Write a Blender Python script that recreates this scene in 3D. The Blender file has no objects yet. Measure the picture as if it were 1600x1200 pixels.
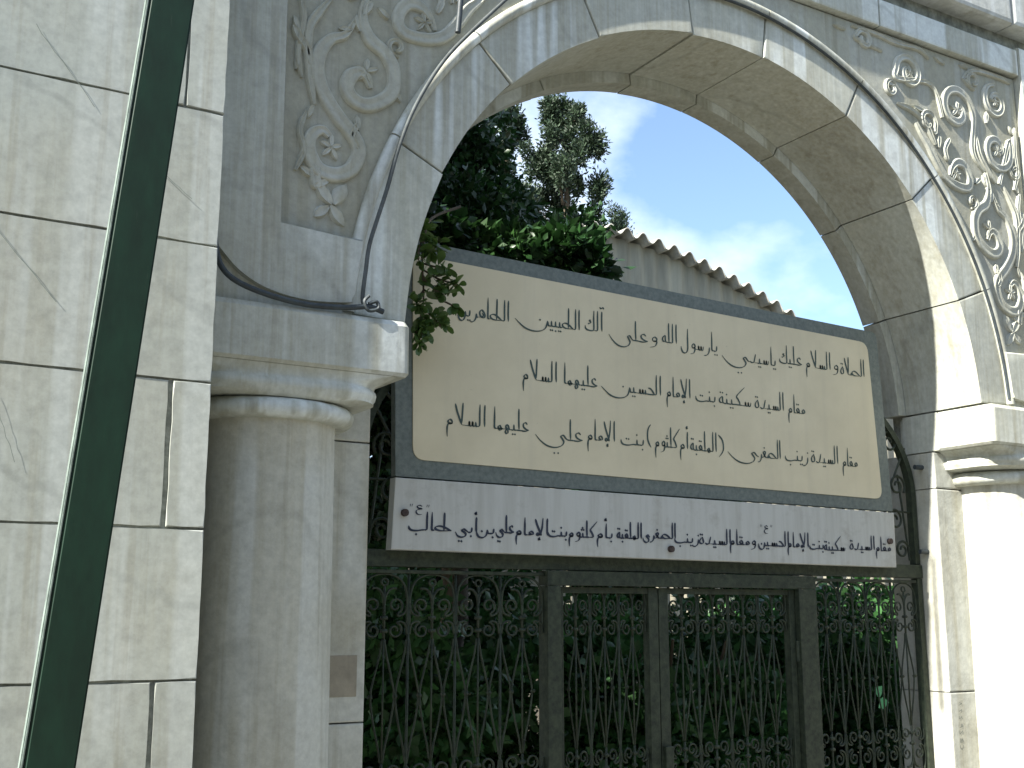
import bpy, bmesh, math, random
import numpy as np
from mathutils import Vector, Matrix
R = math.radians
S = bpy.context.scene
C = S.collection
GZ = 1.6            # camera height above the pavement; heights below are given from the camera's eye level

# ---------------------------------------------------------------- camera, sky, sun, exposure
cam = bpy.data.cameras.new('camera'); camo = bpy.data.objects.new('camera', cam); C.objects.link(camo)
camo.location = (0, 0, GZ)
camo.rotation_euler = (R(90 + 10.96), 0, R(-31.12))
cam.sensor_width = 36.0; cam.lens = 1847.0 / 1600.0 * 36.0
cam.clip_start = 0.05; cam.clip_end = 4000
S.camera = camo

SUN_DIR = Vector((-.755, -.1175, .656)).normalized()      # towards the sun
W = bpy.data.worlds.new('World'); S.world = W; W.use_nodes = True
nt = W.node_tree; nt.nodes.clear()
def N(nt, t, **k):
    n = nt.nodes.new(t)
    for a, b in k.items(): setattr(n, a, b)
    return n
sky = N(nt, 'ShaderNodeTexSky', sky_type='NISHITA'); sky.sun_disc = False
sky.sun_elevation = math.asin(SUN_DIR.z); sky.sun_rotation = math.atan2(SUN_DIR.x, SUN_DIR.y)
sky.air_density = 1.0; sky.dust_density = .4; sky.ozone_density = 3.0
tc = N(nt, 'ShaderNodeTexCoord'); mp = N(nt, 'ShaderNodeMapping'); mp.inputs['Scale'].default_value = (1.0, 1.0, 1.5)
mp.inputs['Location'].default_value = (0.35, 0.1, 0.55)
nz = N(nt, 'ShaderNodeTexNoise'); nz.inputs['Scale'].default_value = 2.6; nz.inputs['Detail'].default_value = 9; nz.inputs['Roughness'].default_value = .55
nz.inputs['Distortion'].default_value = .05
rp = N(nt, 'ShaderNodeValToRGB'); rp.color_ramp.elements[0].position = .45; rp.color_ramp.elements[0].color = (.04, .04, .04, 1)
rp.color_ramp.elements[1].position = .60; rp.color_ramp.elements[1].color = (.9, .9, .9, 1)
mx = N(nt, 'ShaderNodeMix', data_type='RGBA'); mx.inputs[7].default_value = (4.9, 5.5, 6.1, 1)
bg = N(nt, 'ShaderNodeBackground'); bg.inputs[1].default_value = .082
wo = N(nt, 'ShaderNodeOutputWorld')
L = nt.links.new
L(tc.outputs['Generated'], mp.inputs[0]); L(mp.outputs[0], nz.inputs['Vector']); L(nz.outputs[0], rp.inputs[0])
L(rp.outputs[0], mx.inputs[0]); L(sky.outputs[0], mx.inputs[6]); L(mx.outputs[2], bg.inputs[0]); L(bg.outputs[0], wo.inputs[0])

sl = bpy.data.lights.new('sun', 'SUN'); sl.energy = 5.0; sl.angle = R(.6); sl.color = (1, .96, .88)
so = bpy.data.objects.new('sun', sl); C.objects.link(so); so.rotation_euler = SUN_DIR.to_track_quat('Z', 'Y').to_euler()
so.location = (-8, -3, 9)
S.view_settings.view_transform = 'Standard'; S.view_settings.look = 'None'
S.view_settings.exposure = 1.75; S.view_settings.gamma = 1; S.view_settings.use_curve_mapping = False

# ---------------------------------------------------------------- materials
def new_mat(name, col, rough=.6, metal=0.0, spec=.4):
    m = bpy.data.materials.new(name); m.use_nodes = True
    b = m.node_tree.nodes['Principled BSDF']
    b.inputs['Base Color'].default_value = (*col, 1); b.inputs['Roughness'].default_value = rough
    b.inputs['Metallic'].default_value = metal; b.inputs['Specular IOR Level'].default_value = spec
    return m, m.node_tree, b
def mixc(nt, fac, a, b, mode='MIX'):
    n = N(nt, 'ShaderNodeMix', data_type='RGBA', blend_type=mode)
    for i, v in ((0, fac), (6, a), (7, b)):
        if isinstance(v, bpy.types.NodeSocket): nt.links.new(v, n.inputs[i])
        elif i == 0: n.inputs[0].default_value = v
        else: n.inputs[i].default_value = (*v, 1)
    return n.outputs[2]
def noise(nt, scale, det=4, rough=.5, stretch=None, loc=(0, 0, 0), dist=0):
    g = N(nt, 'ShaderNodeNewGeometry'); m = N(nt, 'ShaderNodeMapping')
    m.inputs['Scale'].default_value = stretch or (1, 1, 1); m.inputs['Location'].default_value = loc
    n = N(nt, 'ShaderNodeTexNoise'); n.inputs['Scale'].default_value = scale; n.inputs['Detail'].default_value = det
    n.inputs['Roughness'].default_value = rough; n.inputs['Distortion'].default_value = dist
    nt.links.new(g.outputs['Position'], m.inputs[0]); nt.links.new(m.outputs[0], n.inputs['Vector'])
    return n.outputs[0]
def ramp(nt, src, a, b, lo=0., hi=1.):
    r = N(nt, 'ShaderNodeMapRange'); r.inputs[1].default_value = a; r.inputs[2].default_value = b
    r.inputs[3].default_value = lo; r.inputs[4].default_value = hi
    nt.links.new(src, r.inputs[0]); return r.outputs[0]
def mul(nt, a, b):
    n = N(nt, 'ShaderNodeMath', operation='MULTIPLY')
    for i, v in enumerate((a, b)):
        if isinstance(v, (int, float)): n.inputs[i].default_value = v
        else: nt.links.new(v, n.inputs[i])
    return n.outputs[0]
def bump(nt, b, src, strength=.3, dist=.01, prev=None):
    n = N(nt, 'ShaderNodeBump'); n.inputs['Strength'].default_value = strength; n.inputs['Distance'].default_value = dist
    nt.links.new(src, n.inputs['Height'])
    if prev: nt.links.new(prev, n.inputs['Normal'])
    nt.links.new(n.outputs[0], b.inputs['Normal']); return n.outputs[0]

def marble(name, base, warm, pale, streak=.5, warmth=.5, seed=0., rough=.62, spread=.14, vein=.25, rough_bump=1., facing=False):
    m, nt, b = new_mat(name, base, rough)
    L = nt.links.new
    big = ramp(nt, noise(nt, 1.4, 3, .5, loc=(seed, seed * 2, 1)), .30, .72)
    col = mixc(nt, mul(nt, big, warmth), base, warm)
    # rain-washed pale streaks running down the stone
    st = ramp(nt, noise(nt, 1., 3, .5, stretch=(9, 7, .35), loc=(seed * 3, 0, seed)), .50, .56)
    mask = ramp(nt, noise(nt, 1.5, 2, .5, loc=(5 + seed, 2, 0)), .38, .52)
    gn = N(nt, 'ShaderNodeNewGeometry'); sx = N(nt, 'ShaderNodeSeparateXYZ'); L(gn.outputs['Normal'], sx.inputs[0])
    ab = N(nt, 'ShaderNodeMath', operation='ABSOLUTE'); L(sx.outputs['Y'], ab.inputs[0])
    mask = mul(nt, mask, ramp(nt, ab.outputs[0], .15, .7, .12, 1.)) if facing else mask
    col = mixc(nt, mul(nt, mul(nt, st, mask), streak), col, pale)
    fine = ramp(nt, noise(nt, 1., 4, .6, stretch=(60, 50, 2.5), loc=(0, seed, 0)), .35, .7)
    col = mixc(nt, mul(nt, fine, streak * .35), col, pale)
    st2 = ramp(nt, noise(nt, 1., 4, .6, stretch=(21, 15, .8), loc=(seed, 4, seed)), .55, .70)
    col = mixc(nt, mul(nt, st2, .45), col, tuple(x * y for x, y in zip(warm, (.70, .68, .62))))
    # grey veins
    v = N(nt, 'ShaderNodeTexWave', wave_type='BANDS', bands_direction='DIAGONAL'); g = N(nt, 'ShaderNodeNewGeometry')
    v.inputs['Scale'].default_value = .9; v.inputs['Distortion'].default_value = 9; v.inputs['Detail'].default_value = 4; v.inputs['Detail Scale'].default_value = 1.4
    L(g.outputs['Position'], v.inputs[0])
    vv = ramp(nt, v.outputs['Fac'], .035, .0)
    col = mixc(nt, mul(nt, vv, vein), col, tuple(x * .55 for x in base))
    # grime blotches
    gr = ramp(nt, noise(nt, 7, 7, .7, loc=(1, seed, 3)), .56, .74)
    col = mixc(nt, mul(nt, gr, .26), col, tuple(x * y for x, y in zip(warm, (.62, .6, .55))))
    mott = ramp(nt, noise(nt, 38, 5, .7), .3, .7, .84, 1.12)
    oi = N(nt, 'ShaderNodeObjectInfo'); rnd = ramp(nt, oi.outputs['Random'], 0, 1, 1 - spread, 1 + spread)
    cmb = N(nt, 'ShaderNodeVectorMath', operation='SCALE'); L(col, cmb.inputs[0]); L(mul(nt, mott, rnd), cmb.inputs[3])
    L(cmb.outputs[0], b.inputs['Base Color'])
    L(ramp(nt, mott, .84, 1.12, rough - .1, rough + .15), b.inputs['Roughness'])
    p = bump(nt, b, noise(nt, 95, 5, .7), .22 * min(1, rough_bump + .1), .004 * min(1, rough_bump + .2))
    bump(nt, b, noise(nt, 11, 4, .6), .35 * rough_bump, .008 * rough_bump, p)
    return m
M_pier = marble('pier_marble', (.335, .36, .325), (.34, .325, .25), (.47, .50, .475), .5, .6, 1.3, spread=.06, rough_bump=.2)
M_arch = marble('arch_marble', (.39, .40, .34), (.34, .32, .24), (.64, .68, .66), .85, .75, 3.1, spread=.10, rough_bump=.6, facing=True)
M_soff = marble('column_marble', (.42, .415, .35), (.34, .32, .24), (.54, .56, .53), .55, .7, 6.7, spread=.05)
M_panel = marble('carved_marble', (.34, .335, .265), (.28, .265, .19), (.42, .43, .39), .4, .7, 8.2, spread=.03, vein=.1)
M_relief = marble('relief_marble', (.40, .405, .34), (.33, .315, .24), (.52, .53, .49), .35, .5, 9.9, spread=.04, vein=.05)
M_upper = marble('upper_marble', (.42, .43, .40), (.36, .34, .28), (.56, .58, .57), .5, .5, 4.4, spread=.08)
M_patch = marble('patch_plaster', (.29, .26, .20), (.25, .22, .16), (.34, .32, .27), .2, .6, 2.4)
def simple(name, col, rough, var=.25, scale=20, bstr=.25, metal=0., col2=None, stretch=None, spec=.4):
    m, nt, b = new_mat(name, col, rough, metal, spec)
    f = ramp(nt, noise(nt, scale, 6, .65, stretch=stretch), .35, .68)
    c = mixc(nt, f, tuple(x * (1 - var) for x in col), col2 or tuple(min(1, x * (1 + var)) for x in col))
    nt.links.new(c, b.inputs['Base Color']); bump(nt, b, noise(nt, scale * 4, 4, .6), bstr, .002)
    return m
M_mortar = simple('mortar', (.23, .24, .205), .95, .4, 25, .6)
M_cable = simple('cable_rubber', (.035, .045, .05), .55, .3, 30, .2)
M_hairline = simple('hairline_tone', (.20, .225, .20), .9, .2, 30, .1)
M_pipe = simple('grey_conduit', (.075, .085, .085), .75, .3, 25, .2)
M_pole = simple('green_pole_paint', (.004, .021, .011), .6, .25, 14, .12, stretch=(2, 2, .6), spec=.3)
M_strip = simple('pale_strip', (.17, .21, .185), .5, .3, 30, .2)
M_iron = simple('painted_iron', (.020, .034, .020), .65, .45, 45, .4, col2=(.042, .054, .032))
M_frame = simple('grey_sign_frame', (.12, .145, .135), .5, .2, 60, .2, col2=(.155, .18, .165))
M_cream = simple('cream_sign', (.60, .535, .375), .55, .07, 3, .06, col2=(.64, .575, .41))
_nt = M_cream.node_tree; _b = _nt.nodes['Principled BSDF']; _src = _b.inputs['Base Color'].links[0].from_socket
_f = mul(_nt, ramp(_nt, noise(_nt, 1., 5, .6, stretch=(16, 5, .9), loc=(3, 0, 2)), .50, .72), .16)
_c = mixc(_nt, _f, _src, (.36, .33, .26)); _f2 = mul(_nt, ramp(_nt, noise(_nt, 55, 3, .6), .68, .76), .30); _c = mixc(_nt, _f2, _c, (.30, .27, .21)); _nt.links.new(_c, _b.inputs['Base Color'])
_nt = M_pole.node_tree; _b = _nt.nodes['Principled BSDF']; _src = _b.inputs['Base Color'].links[0].from_socket
_f = mul(_nt, ramp(_nt, noise(_nt, 1., 6, .7, stretch=(60, 60, 7)), .66, .72), .35); _c = mixc(_nt, _f, _src, (.045, .06, .045)); _nt.links.new(_c, _b.inputs['Base Color'])
M_ink = simple('green_black_ink', (.045, .070, .062), .6, .2, 60, .05)
M_ink2 = simple('blue_black_paint', (.02, .028, .05), .5, .2, 60, .05)
M_rust = simple('rusty_bolt', (.05, .035, .03), .8, .4, 80, .4)
# whitewashed plate with rusty edges and vertical dirt
M_plate, nt, b = new_mat('white_plate', (.50, .50, .51), .5)
f = ramp(nt, noise(nt, 1., 4, .6, stretch=(26, 10, 2.2)), .42, .70)
c = mixc(nt, mul(nt, f, .6), (.46, .465, .435), (.34, .335, .30))
f2 = ramp(nt, noise(nt, 9, 6, .7), .56, .72)
c = mixc(nt, mul(nt, f2, .5), c, (.28, .265, .23))
nt.links.new(c, b.inputs['Base Color']); bump(nt, b, noise(nt, 60, 4, .6), .15, .002)
M_roof = simple('corrugated_roof', (.48, .46, .39), .85, .35, 6, .4)
M_shed = simple('shed_wall', (.36, .335, .255), .9, .3, 1.4, .4, stretch=(3.5, 3.5, .5))
M_gwall = simple('garden_wall', (.42, .38, .30), .9, .25, 3, .4)
M_bark = simple('bark', (.10, .08, .055), .95, .45, 18, .9, stretch=(1, 1, .25))
M_soil = simple('soil', (.10, .08, .055), .95, .4, 6, .6)
M_pave = simple('pavement', (.16, .157, .14), .85, .2, 3, .3)
def leafmat(name, a, bcol, rough=.42, tr=.25):
    m, nt, b = new_mat(name, a, rough, 0, .45)
    f = ramp(nt, noise(nt, 3.5, 4, .7), .35, .65)
    g = N(nt, 'ShaderNodeNewGeometry')
    f2 = ramp(nt, g.outputs['Random Per Island'], 0, 1, .65, 1.45)
    col = mixc(nt, f, a, bcol)
    v = N(nt, 'ShaderNodeVectorMath', operation='SCALE'); nt.links.new(col, v.inputs[0]); nt.links.new(f2, v.inputs[3])
    nt.links.new(v.outputs[0], b.inputs['Base Color'])
    t = N(nt, 'ShaderNodeBsdfTranslucent'); nt.links.new(v.outputs[0], t.inputs[0])
    ms = N(nt, 'ShaderNodeMixShader'); ms.inputs[0].default_value = tr
    out = [n for n in nt.nodes if n.type == 'OUTPUT_MATERIAL'][0]
    nt.links.new(b.outputs[0], ms.inputs[1]); nt.links.new(t.outputs[0], ms.inputs[2]); nt.links.new(ms.outputs[0], out.inputs[0])
    return m
M_leaf = leafmat('broad_leaf', (.014, .048, .012), (.026, .066, .016))
M_cyp = leafmat('cypress_leaf', (.018, .038, .018), (.032, .054, .026), .6, .1)
M_shrub = leafmat('shrub_leaf', (.032, .105, .028), (.048, .12, .036))
M_sprig = leafmat('sprig_leaf', (.045, .095, .022), (.075, .125, .030), .35, .3)
M_mint = simple('bright_green_leaf', (.12, .42, .20), .4, .15, 20, .1)

# ---------------------------------------------------------------- mesh helpers
def link(name, me, mat, parent=None, smooth=None):
    if me.materials: pass
    else: me.materials.append(mat)
    o = bpy.data.objects.new(name, me); C.objects.link(o)
    if parent is not None: o.parent = parent; o.matrix_parent_inverse = parent.matrix_world.inverted()
    if smooth is not None:
        me.polygons.foreach_set('use_smooth', [True] * len(me.polygons))
        if smooth < 179: me.set_sharp_from_angle(angle=R(smooth))
    return o
def tag(o, label=None, cat=None, group=None, kind=None):
    if label: o['label'] = label
    if cat: o['category'] = cat
    if group: o['group'] = group
    if kind: o['kind'] = kind
    return o
def thing(name, label, cat, loc, group=None):
    o = bpy.data.objects.new(name, None); C.objects.link(o); o.location = (loc[0], loc[1], loc[2] + GZ)
    o.empty_display_size = .1; bpy.context.view_layer.update()
    return tag(o, label, cat, group)
def up(v): return (v[0], v[1], v[2] + GZ)
def prism_bm(pts, y0, y1, bev=.004, bm=None):
    own = bm is None
    if own: bm = bmesh.new()
    a = sum(pts[i][0] * pts[(i + 1) % len(pts)][1] - pts[(i + 1) % len(pts)][0] * pts[i][1] for i in range(len(pts)))
    if a < 0: pts = pts[::-1]
    f = [bm.verts.new((x, y0, z + GZ)) for x, z in pts]; k = [bm.verts.new((x, y1, z + GZ)) for x, z in pts]
    front = bm.faces.new(f); bm.faces.new(k[::-1]); n = len(pts)
    for i in range(n): bm.faces.new((f[(i + 1) % n], f[i], k[i], k[(i + 1) % n]))
    if bev: bmesh.ops.bevel(bm, geom=[e for e in front.edges], offset=bev, segments=2, profile=.6, affect='EDGES', clamp_overlap=True)
    return bm
def tomesh(name, bm, tri=True):
    bmesh.ops.recalc_face_normals(bm, faces=bm.faces)
    if tri: bmesh.ops.triangulate(bm, faces=[f for f in bm.faces if len(f.verts) > 4])
    me = bpy.data.meshes.new(name); bm.to_mesh(me); bm.free(); return me
def prism(name, pts, y0, y1, mat, parent=None, bev=.004, smooth=14):
    return link(name, tomesh(name, prism_bm(pts, y0, y1, bev)), mat, parent, smooth)
def rect(x0, x1, z0, z1): return [(x0, z0), (x1, z0), (x1, z1), (x0, z1)]
def catmull(p, k=6):
    p = [tuple(map(float, q)) for q in p]; P = [p[0]] + p + [p[-1]]; out = []
    for i in range(1, len(P) - 2):
        a, b, c, d = map(np.array, P[i - 1:i + 3])
        for s in range(k):
            t = s / k
            out.append(.5 * ((2 * b) + (-a + c) * t + (2 * a - 5 * b + 4 * c - d) * t * t + (-a + 3 * b - 3 * c + d) * t ** 3))
    out.append(np.array(p[-1])); return out
def tube_me(name, pts, r, seg=6, taper=None, flat=1.0, ov=True):
    """round bar along 3-D points (world, eye-level heights)"""
    pts = [Vector(p) for p in pts]; V = []; F = []; n = len(pts); up0 = Vector((0, 1, 0))
    for i, p in enumerate(pts):
        t = (pts[min(i + 1, n - 1)] - pts[max(i - 1, 0)]).normalized()
        a = t.cross(up0)
        if a.length < .05: a = t.cross(Vector((1, 0, 0)))
        a.normalize(); b = a.cross(t).normalized()
        rr = r if taper is None else r * taper[i]
        for s in range(seg):
            an = 2 * math.pi * (s + .5) / seg; q = p + a * math.cos(an) * rr + b * math.sin(an) * rr * flat
            V.append((q.x, q.y, q.z + (GZ if ov else 0)))
    for i in range(n - 1):
        for s in range(seg):
            a0 = i * seg + s; a1 = i * seg + (s + 1) % seg; F.append((a0, a1, a1 + seg, a0 + seg))
    F.append(tuple(range(seg))[::-1]); F.append(tuple(range((n - 1) * seg, n * seg)))
    me = bpy.data.meshes.new(name); me.from_pydata(V, [], F); me.update(); return me
def tube(name, pts, r, mat, parent=None, seg=6, taper=None, flat=1.0):
    return link(name, tube_me(name, pts, r, seg, taper, flat), mat, parent, 60)
def mx_(x): return 2 * CX - x
CX, CZ, R0, R1 = 2.9016, .812, 1.3568, 1.528
FY = 3.2

# ---------------------------------------------------------------- ground, terrain
g = link('pavement', tomesh('pavement', prism_bm([(0, 0)] * 0 or rect(-1, 1, 0, 1), 0, 1, 0)), M_pave) if False else None
def sheet(name, x0, x1, y0, y1, z, mat):
    me = bpy.data.meshes.new(name); me.from_pydata([(x0, y0, z + GZ), (x1, y0, z + GZ), (x1, y1, z + GZ), (x0, y1, z + GZ)], [], [(0, 1, 2, 3)])
    return tag(link(name, me, mat), kind='structure')
sheet('pavement', -30, 40, -30, 3.9, -1.6, M_pave)
LW = prism('sky_block_wall', rect(-16, 22, -1.6, 3.4), -3.6, -3.2, M_gwall, None, .02); tag(LW, kind='structure')  # unseen wall added behind the camera to cut sky light on the facade
sheet('garden_soil', -600, 600, -600, 900, -1.606, M_soil)

# ---------------------------------------------------------------- left and right pier of squared marble blocks
rng = random.Random(7)
def pier(label, mirror):
    f = (lambda x: mx_(x * .9903)) if mirror else (lambda x: x * .9903)
    t = thing('marble_pier', label, 'pier', (f(.4), 3.3, -1.6))
    zs = [-1.6, -1.33, -.945, -.557, -.169, .217, .609, .992, 1.380, 1.768, 2.155, 2.545, 2.93, 3.32]; zs = [z * .9903 if z > -1.5 else z for z in zs]
    joints = {0: [.3], 1: [.50, -.2], 2: [.3], 3: [.809, -.05], 4: [.60, -.3], 5: [.813, .0], 6: [.67, -.25], 7: [.71, .0], 8: [.813, -.1], 9: [.75, -.2], 10: [.813, .05], 11: [.5, -.3], 12: [.4]}
    for i in range(len(zs) - 1):
        xs = sorted(joints[i] + [.923, -.55, -1.1])
        for a, b in zip(xs, xs[1:]):
            g_ = .0035 if abs(b - .813) > .02 or i != 5 else .0035
            gl = .003 + (.0065 if abs(a - .813) < .01 and i in (3, 5) else 0)
            jy = rng.uniform(-.0015, .002)
            p = rect(f(a + gl) , f(b - (0 if b == .923 else .003)), zs[i] + .003, zs[i + 1] - .003)
            # corners a touch uneven
            q_ = []
            for (xa, za), (xb, zb_) in zip(p, p[1:] + p[:1]):
                m = max(2, int(math.hypot(xb - xa, zb_ - za) / .05)); dxx, dzz = xb - xa, zb_ - za; ll = math.hypot(dxx, dzz)
                for k in range(m):
                    e = rng.choice((0, 0, .0006, .0012, .0022)) if 0 < k else .0012
                    e = e if 0 < k else 0.
                    sg = -1 if not mirror else 1
                    q_.append((xa + dxx * k / m + sg * dzz / ll * e, za + dzz * k / m - sg * dxx / ll * e))
            p = q_
            prism('stone_block', p, 3.07 + jy, 3.17, M_pier, t, .0035)
    prism('mortar_core', rect(f(-1.1), f(.914), -1.6, 3.28), 3.077, 3.7, M_mortar, t, 0)
    # return stones closing the end of the pier
    for i in range(len(zs) - 1):
        prism('stone_block', rect(f(.908), f(.923), zs[i] + .003, zs[i + 1] - .003), 3.172, 3.24, M_pier, t, 0)
    if not mirror:  # thin grey-green strips slanting across the block faces
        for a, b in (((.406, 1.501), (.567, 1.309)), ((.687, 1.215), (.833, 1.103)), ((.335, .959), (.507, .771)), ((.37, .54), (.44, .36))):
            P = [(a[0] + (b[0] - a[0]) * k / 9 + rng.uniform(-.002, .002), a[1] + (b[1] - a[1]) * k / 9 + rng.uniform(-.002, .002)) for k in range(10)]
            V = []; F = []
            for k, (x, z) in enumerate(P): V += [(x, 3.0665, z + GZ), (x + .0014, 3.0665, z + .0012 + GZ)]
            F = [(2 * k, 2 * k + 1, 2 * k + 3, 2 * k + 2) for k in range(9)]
            me = bpy.data.meshes.new('diagonal_hairline'); me.from_pydata(V, [], F); link('diagonal_hairline', me, M_hairline, t)
    return t
pier('pier of squared pale marble blocks on the left, behind the leaning green post', False)
pier('pier of squared pale marble blocks beyond the sunlit right column', True)

# ---------------------------------------------------------------- archway
A = thing('marble_archway', 'round marble arch with carved scroll spandrels over the sign and iron gate', 'archway', (CX, 3.45, -1.6))
def arc(r, a0, a1, n=12, cz=CZ): return [(CX + r * math.cos(R(a0 + (a1 - a0) * i / n)), cz + r * math.sin(R(a0 + (a1 - a0) * i / n))) for i in range(n + 1)]
angs = [2.6, 21.6, 41.9, 62.0, 82.0, 97.0, 116.3, 135.8, 154.8, 177.4]
for a, b in zip(angs, angs[1:]):
    ga = .12; dr = rng.uniform(-.0035, .0035); dy = rng.uniform(-.003, .003)
    prism('voussoir', arc(R0 + dr, a + ga, b - ga) + arc(R1, b - ga, a + ga), FY + dy, 3.60, M_arch, A, .006, 14)
    prism('rim_stone', arc(1.313 + dr * .5, a + ga, b - ga) + arc(1.5, b - ga, a + ga), 3.603, 3.70, M_arch, A, .004, 14)
def spandrel(mir):
    f = (lambda p: (mx_(p[0]), p[1])) if mir else (lambda p: p)
    # inner field carries the carving; its edge follows the bead round the voussoirs
    a_lo = math.degrees(math.asin((1.117 - CZ) / 1.54)); a0 = 180 - a_lo
    arcp = [(CX + 1.54 * math.cos(R(q)), CZ + 1.54 * math.sin(R(q))) for q in np.linspace(a0, 91.2, 40)]
    pts = [(1.127, 1.122), (1.127, 2.45), (2.899, 2.45)] + [p for p in arcp[::-1]]
    prism('spandrel_panel', [f(p) for p in pts], FY + .006, 3.26, M_panel, A, .003)
    # border slab with rounded lower outer corner
    arcb = [(CX + 1.54 * math.cos(R(q)), CZ + 1.54 * math.sin(R(q))) for q in np.linspace(180 - 3.6, a0 + .25, 8)]
    low = catmull([(.90, 1.10), (.935, 1.035), (.965, 1.0), (1.01, .958), (1.07, .925), (1.14, .906), (1.227, .898), (1.33, .906), (arcb[0][0] - .003, .912)], 4)
    pts = [(.90, 2.60)] + [tuple(p) for p in low] + arcb[1:] + [(1.12, 1.113), (1.12, 2.60)]
    prism('border_slab', [f(p) for p in pts], FY - .028, 3.26, M_arch, A, .012)
for m_ in (False, True): spandrel(m_)
xs = [1.124, 1.95, 2.9, 3.75, mx_(1.124)]
for a, b in zip(xs, xs[1:]): prism('frieze_slab', rect(a + .003, b - .003, 2.457, 2.585), FY - .026, 3.26, M_arch, A, .010)
xs = [.45, 1.2, 2.1, 3.0, 3.9, 4.6, 5.4]
for i, (a, b) in enumerate(zip(xs, xs[1:])): prism('cornice_block', rect(a + .003, b - .003, 2.675, 3.05), FY - .075, 3.3, M_upper, A, .02)
xs = [.45, 1.6, 2.5, 3.4, 4.3, 5.4]
for i, (a, b) in enumerate(zip(xs, xs[1:])): prism('upper_block', rect(a + .003, b - .003, 3.055, 3.5), FY - .05, 3.3, M_upper, A, .006)
# mortar body behind the facing
prism('mortar_core', [(.5, .70), (CX - 1.375, .70), (CX - 1.375, CZ)] + arc(1.375, 180, 0, 40)[1:-1] + [(CX + 1.375, CZ), (CX + 1.375, .70), (5.3, .70), (5.3, 3.45), (.5, 3.45)], 3.225, 3.69, M_mortar, A, 0)
# bead moulding round the outside of the voussoirs
for a, b in zip(angs, angs[1:]):
    tube('bead_moulding', [(x, FY - .003, z) for x, z in arc(1.5475, a + .1, b - .1, 14)], .020, M_arch, A, 10)

# carved scrolls
BOARD=[
 ('الصلاة',3.757,3.898,1.003,0),
 ('و',3.709,3.74,1.015,0),
 ('السلام',3.556,3.695,1.012,0),
 ('عليك',3.405,3.531,1.014,0),
 ('ياسيدي',3.094,3.38,0.997,3.236),
 ('يا',3.043,3.069,1.021,0),
 ('رسول',2.887,3.03,1.017,0),
 ('ﷲ',2.796,2.865,1.028,0),
 ('و',2.734,2.768,1.021,0),
 ('على',2.541,2.725,1.016,2.652),
 ('آلك',2.434,2.521,1.032,0),
 ('الطيبين',2.129,2.408,1.025,2.276),
 ('الطاهرين',1.898,2.103,1.018,0),
 ('مقام',3.443,3.533,0.809,0),
 ('السيدة',3.261,3.415,0.812,0),
 ('سكينة',3.073,3.238,0.814,0),
 ('بنت',2.953,3.051,0.815,0),
 ('الإمام',2.811,2.925,0.817,0),
 ('الحسين',2.503,2.781,0.815,2.641),
 ('عليهما',2.341,2.486,0.819,0),
 ('السلام',2.164,2.305,0.818,0),
 ('مقام',3.74,3.824,0.608,0),
 ('السيدة',3.559,3.711,0.612,0),
 ('زينب',3.413,3.538,0.612,0),
 ('الصغرى',3.107,3.386,0.612,3.265),
 (')',3.061,3.084,0.606,0),
 ('الملقبة',2.921,3.049,0.617,0),
 ('أم',2.87,2.908,0.618,0),
 ('كلثوم',2.75,2.868,0.619,0),
 ('(',2.714,2.729,0.62,0),
 ('بنت',2.589,2.693,0.617,0),
 ('الإمام',2.44,2.56,0.621,0),
 ('علي',2.214,2.417,0.611,2.35),
 ('عليهما',2.046,2.187,0.63,0),
 ('السلام',1.86,2.008,0.631,0),
]
PLATE=[
 ('مقام',3.907,3.993,0.258),
 ('السيدة',3.752,3.896,0.26),
 ('سكينة',3.604,3.722,0.253),
 ('بنت',3.522,3.598,0.257),
 ('الإمام',3.403,3.515,0.26),
 ('الحسين',3.246,3.407,0.261),
 ('"ع"',3.26,3.321,0.32),
 ('ومقام',3.101,3.23,0.261),
 ('السيدة',2.948,3.102,0.259),
 ('زينب',2.828,2.942,0.262),
 ('الصغرى',2.678,2.831,0.273),
 ('الملقبة',2.562,2.672,0.268),
 ('بأم',2.474,2.539,0.267),
 ('كلثوم',2.352,2.474,0.266),
 ('بنت',2.263,2.341,0.267),
 ('الإمام',2.132,2.261,0.266),
 ('علي',2.05,2.124,0.271),
 ('بن',1.975,2.043,0.266),
 ('أبي',1.894,1.977,0.267),
 ('طالب',1.72,1.879,0.269),
 ('"ع"',1.724,1.794,0.33),
]
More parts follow.
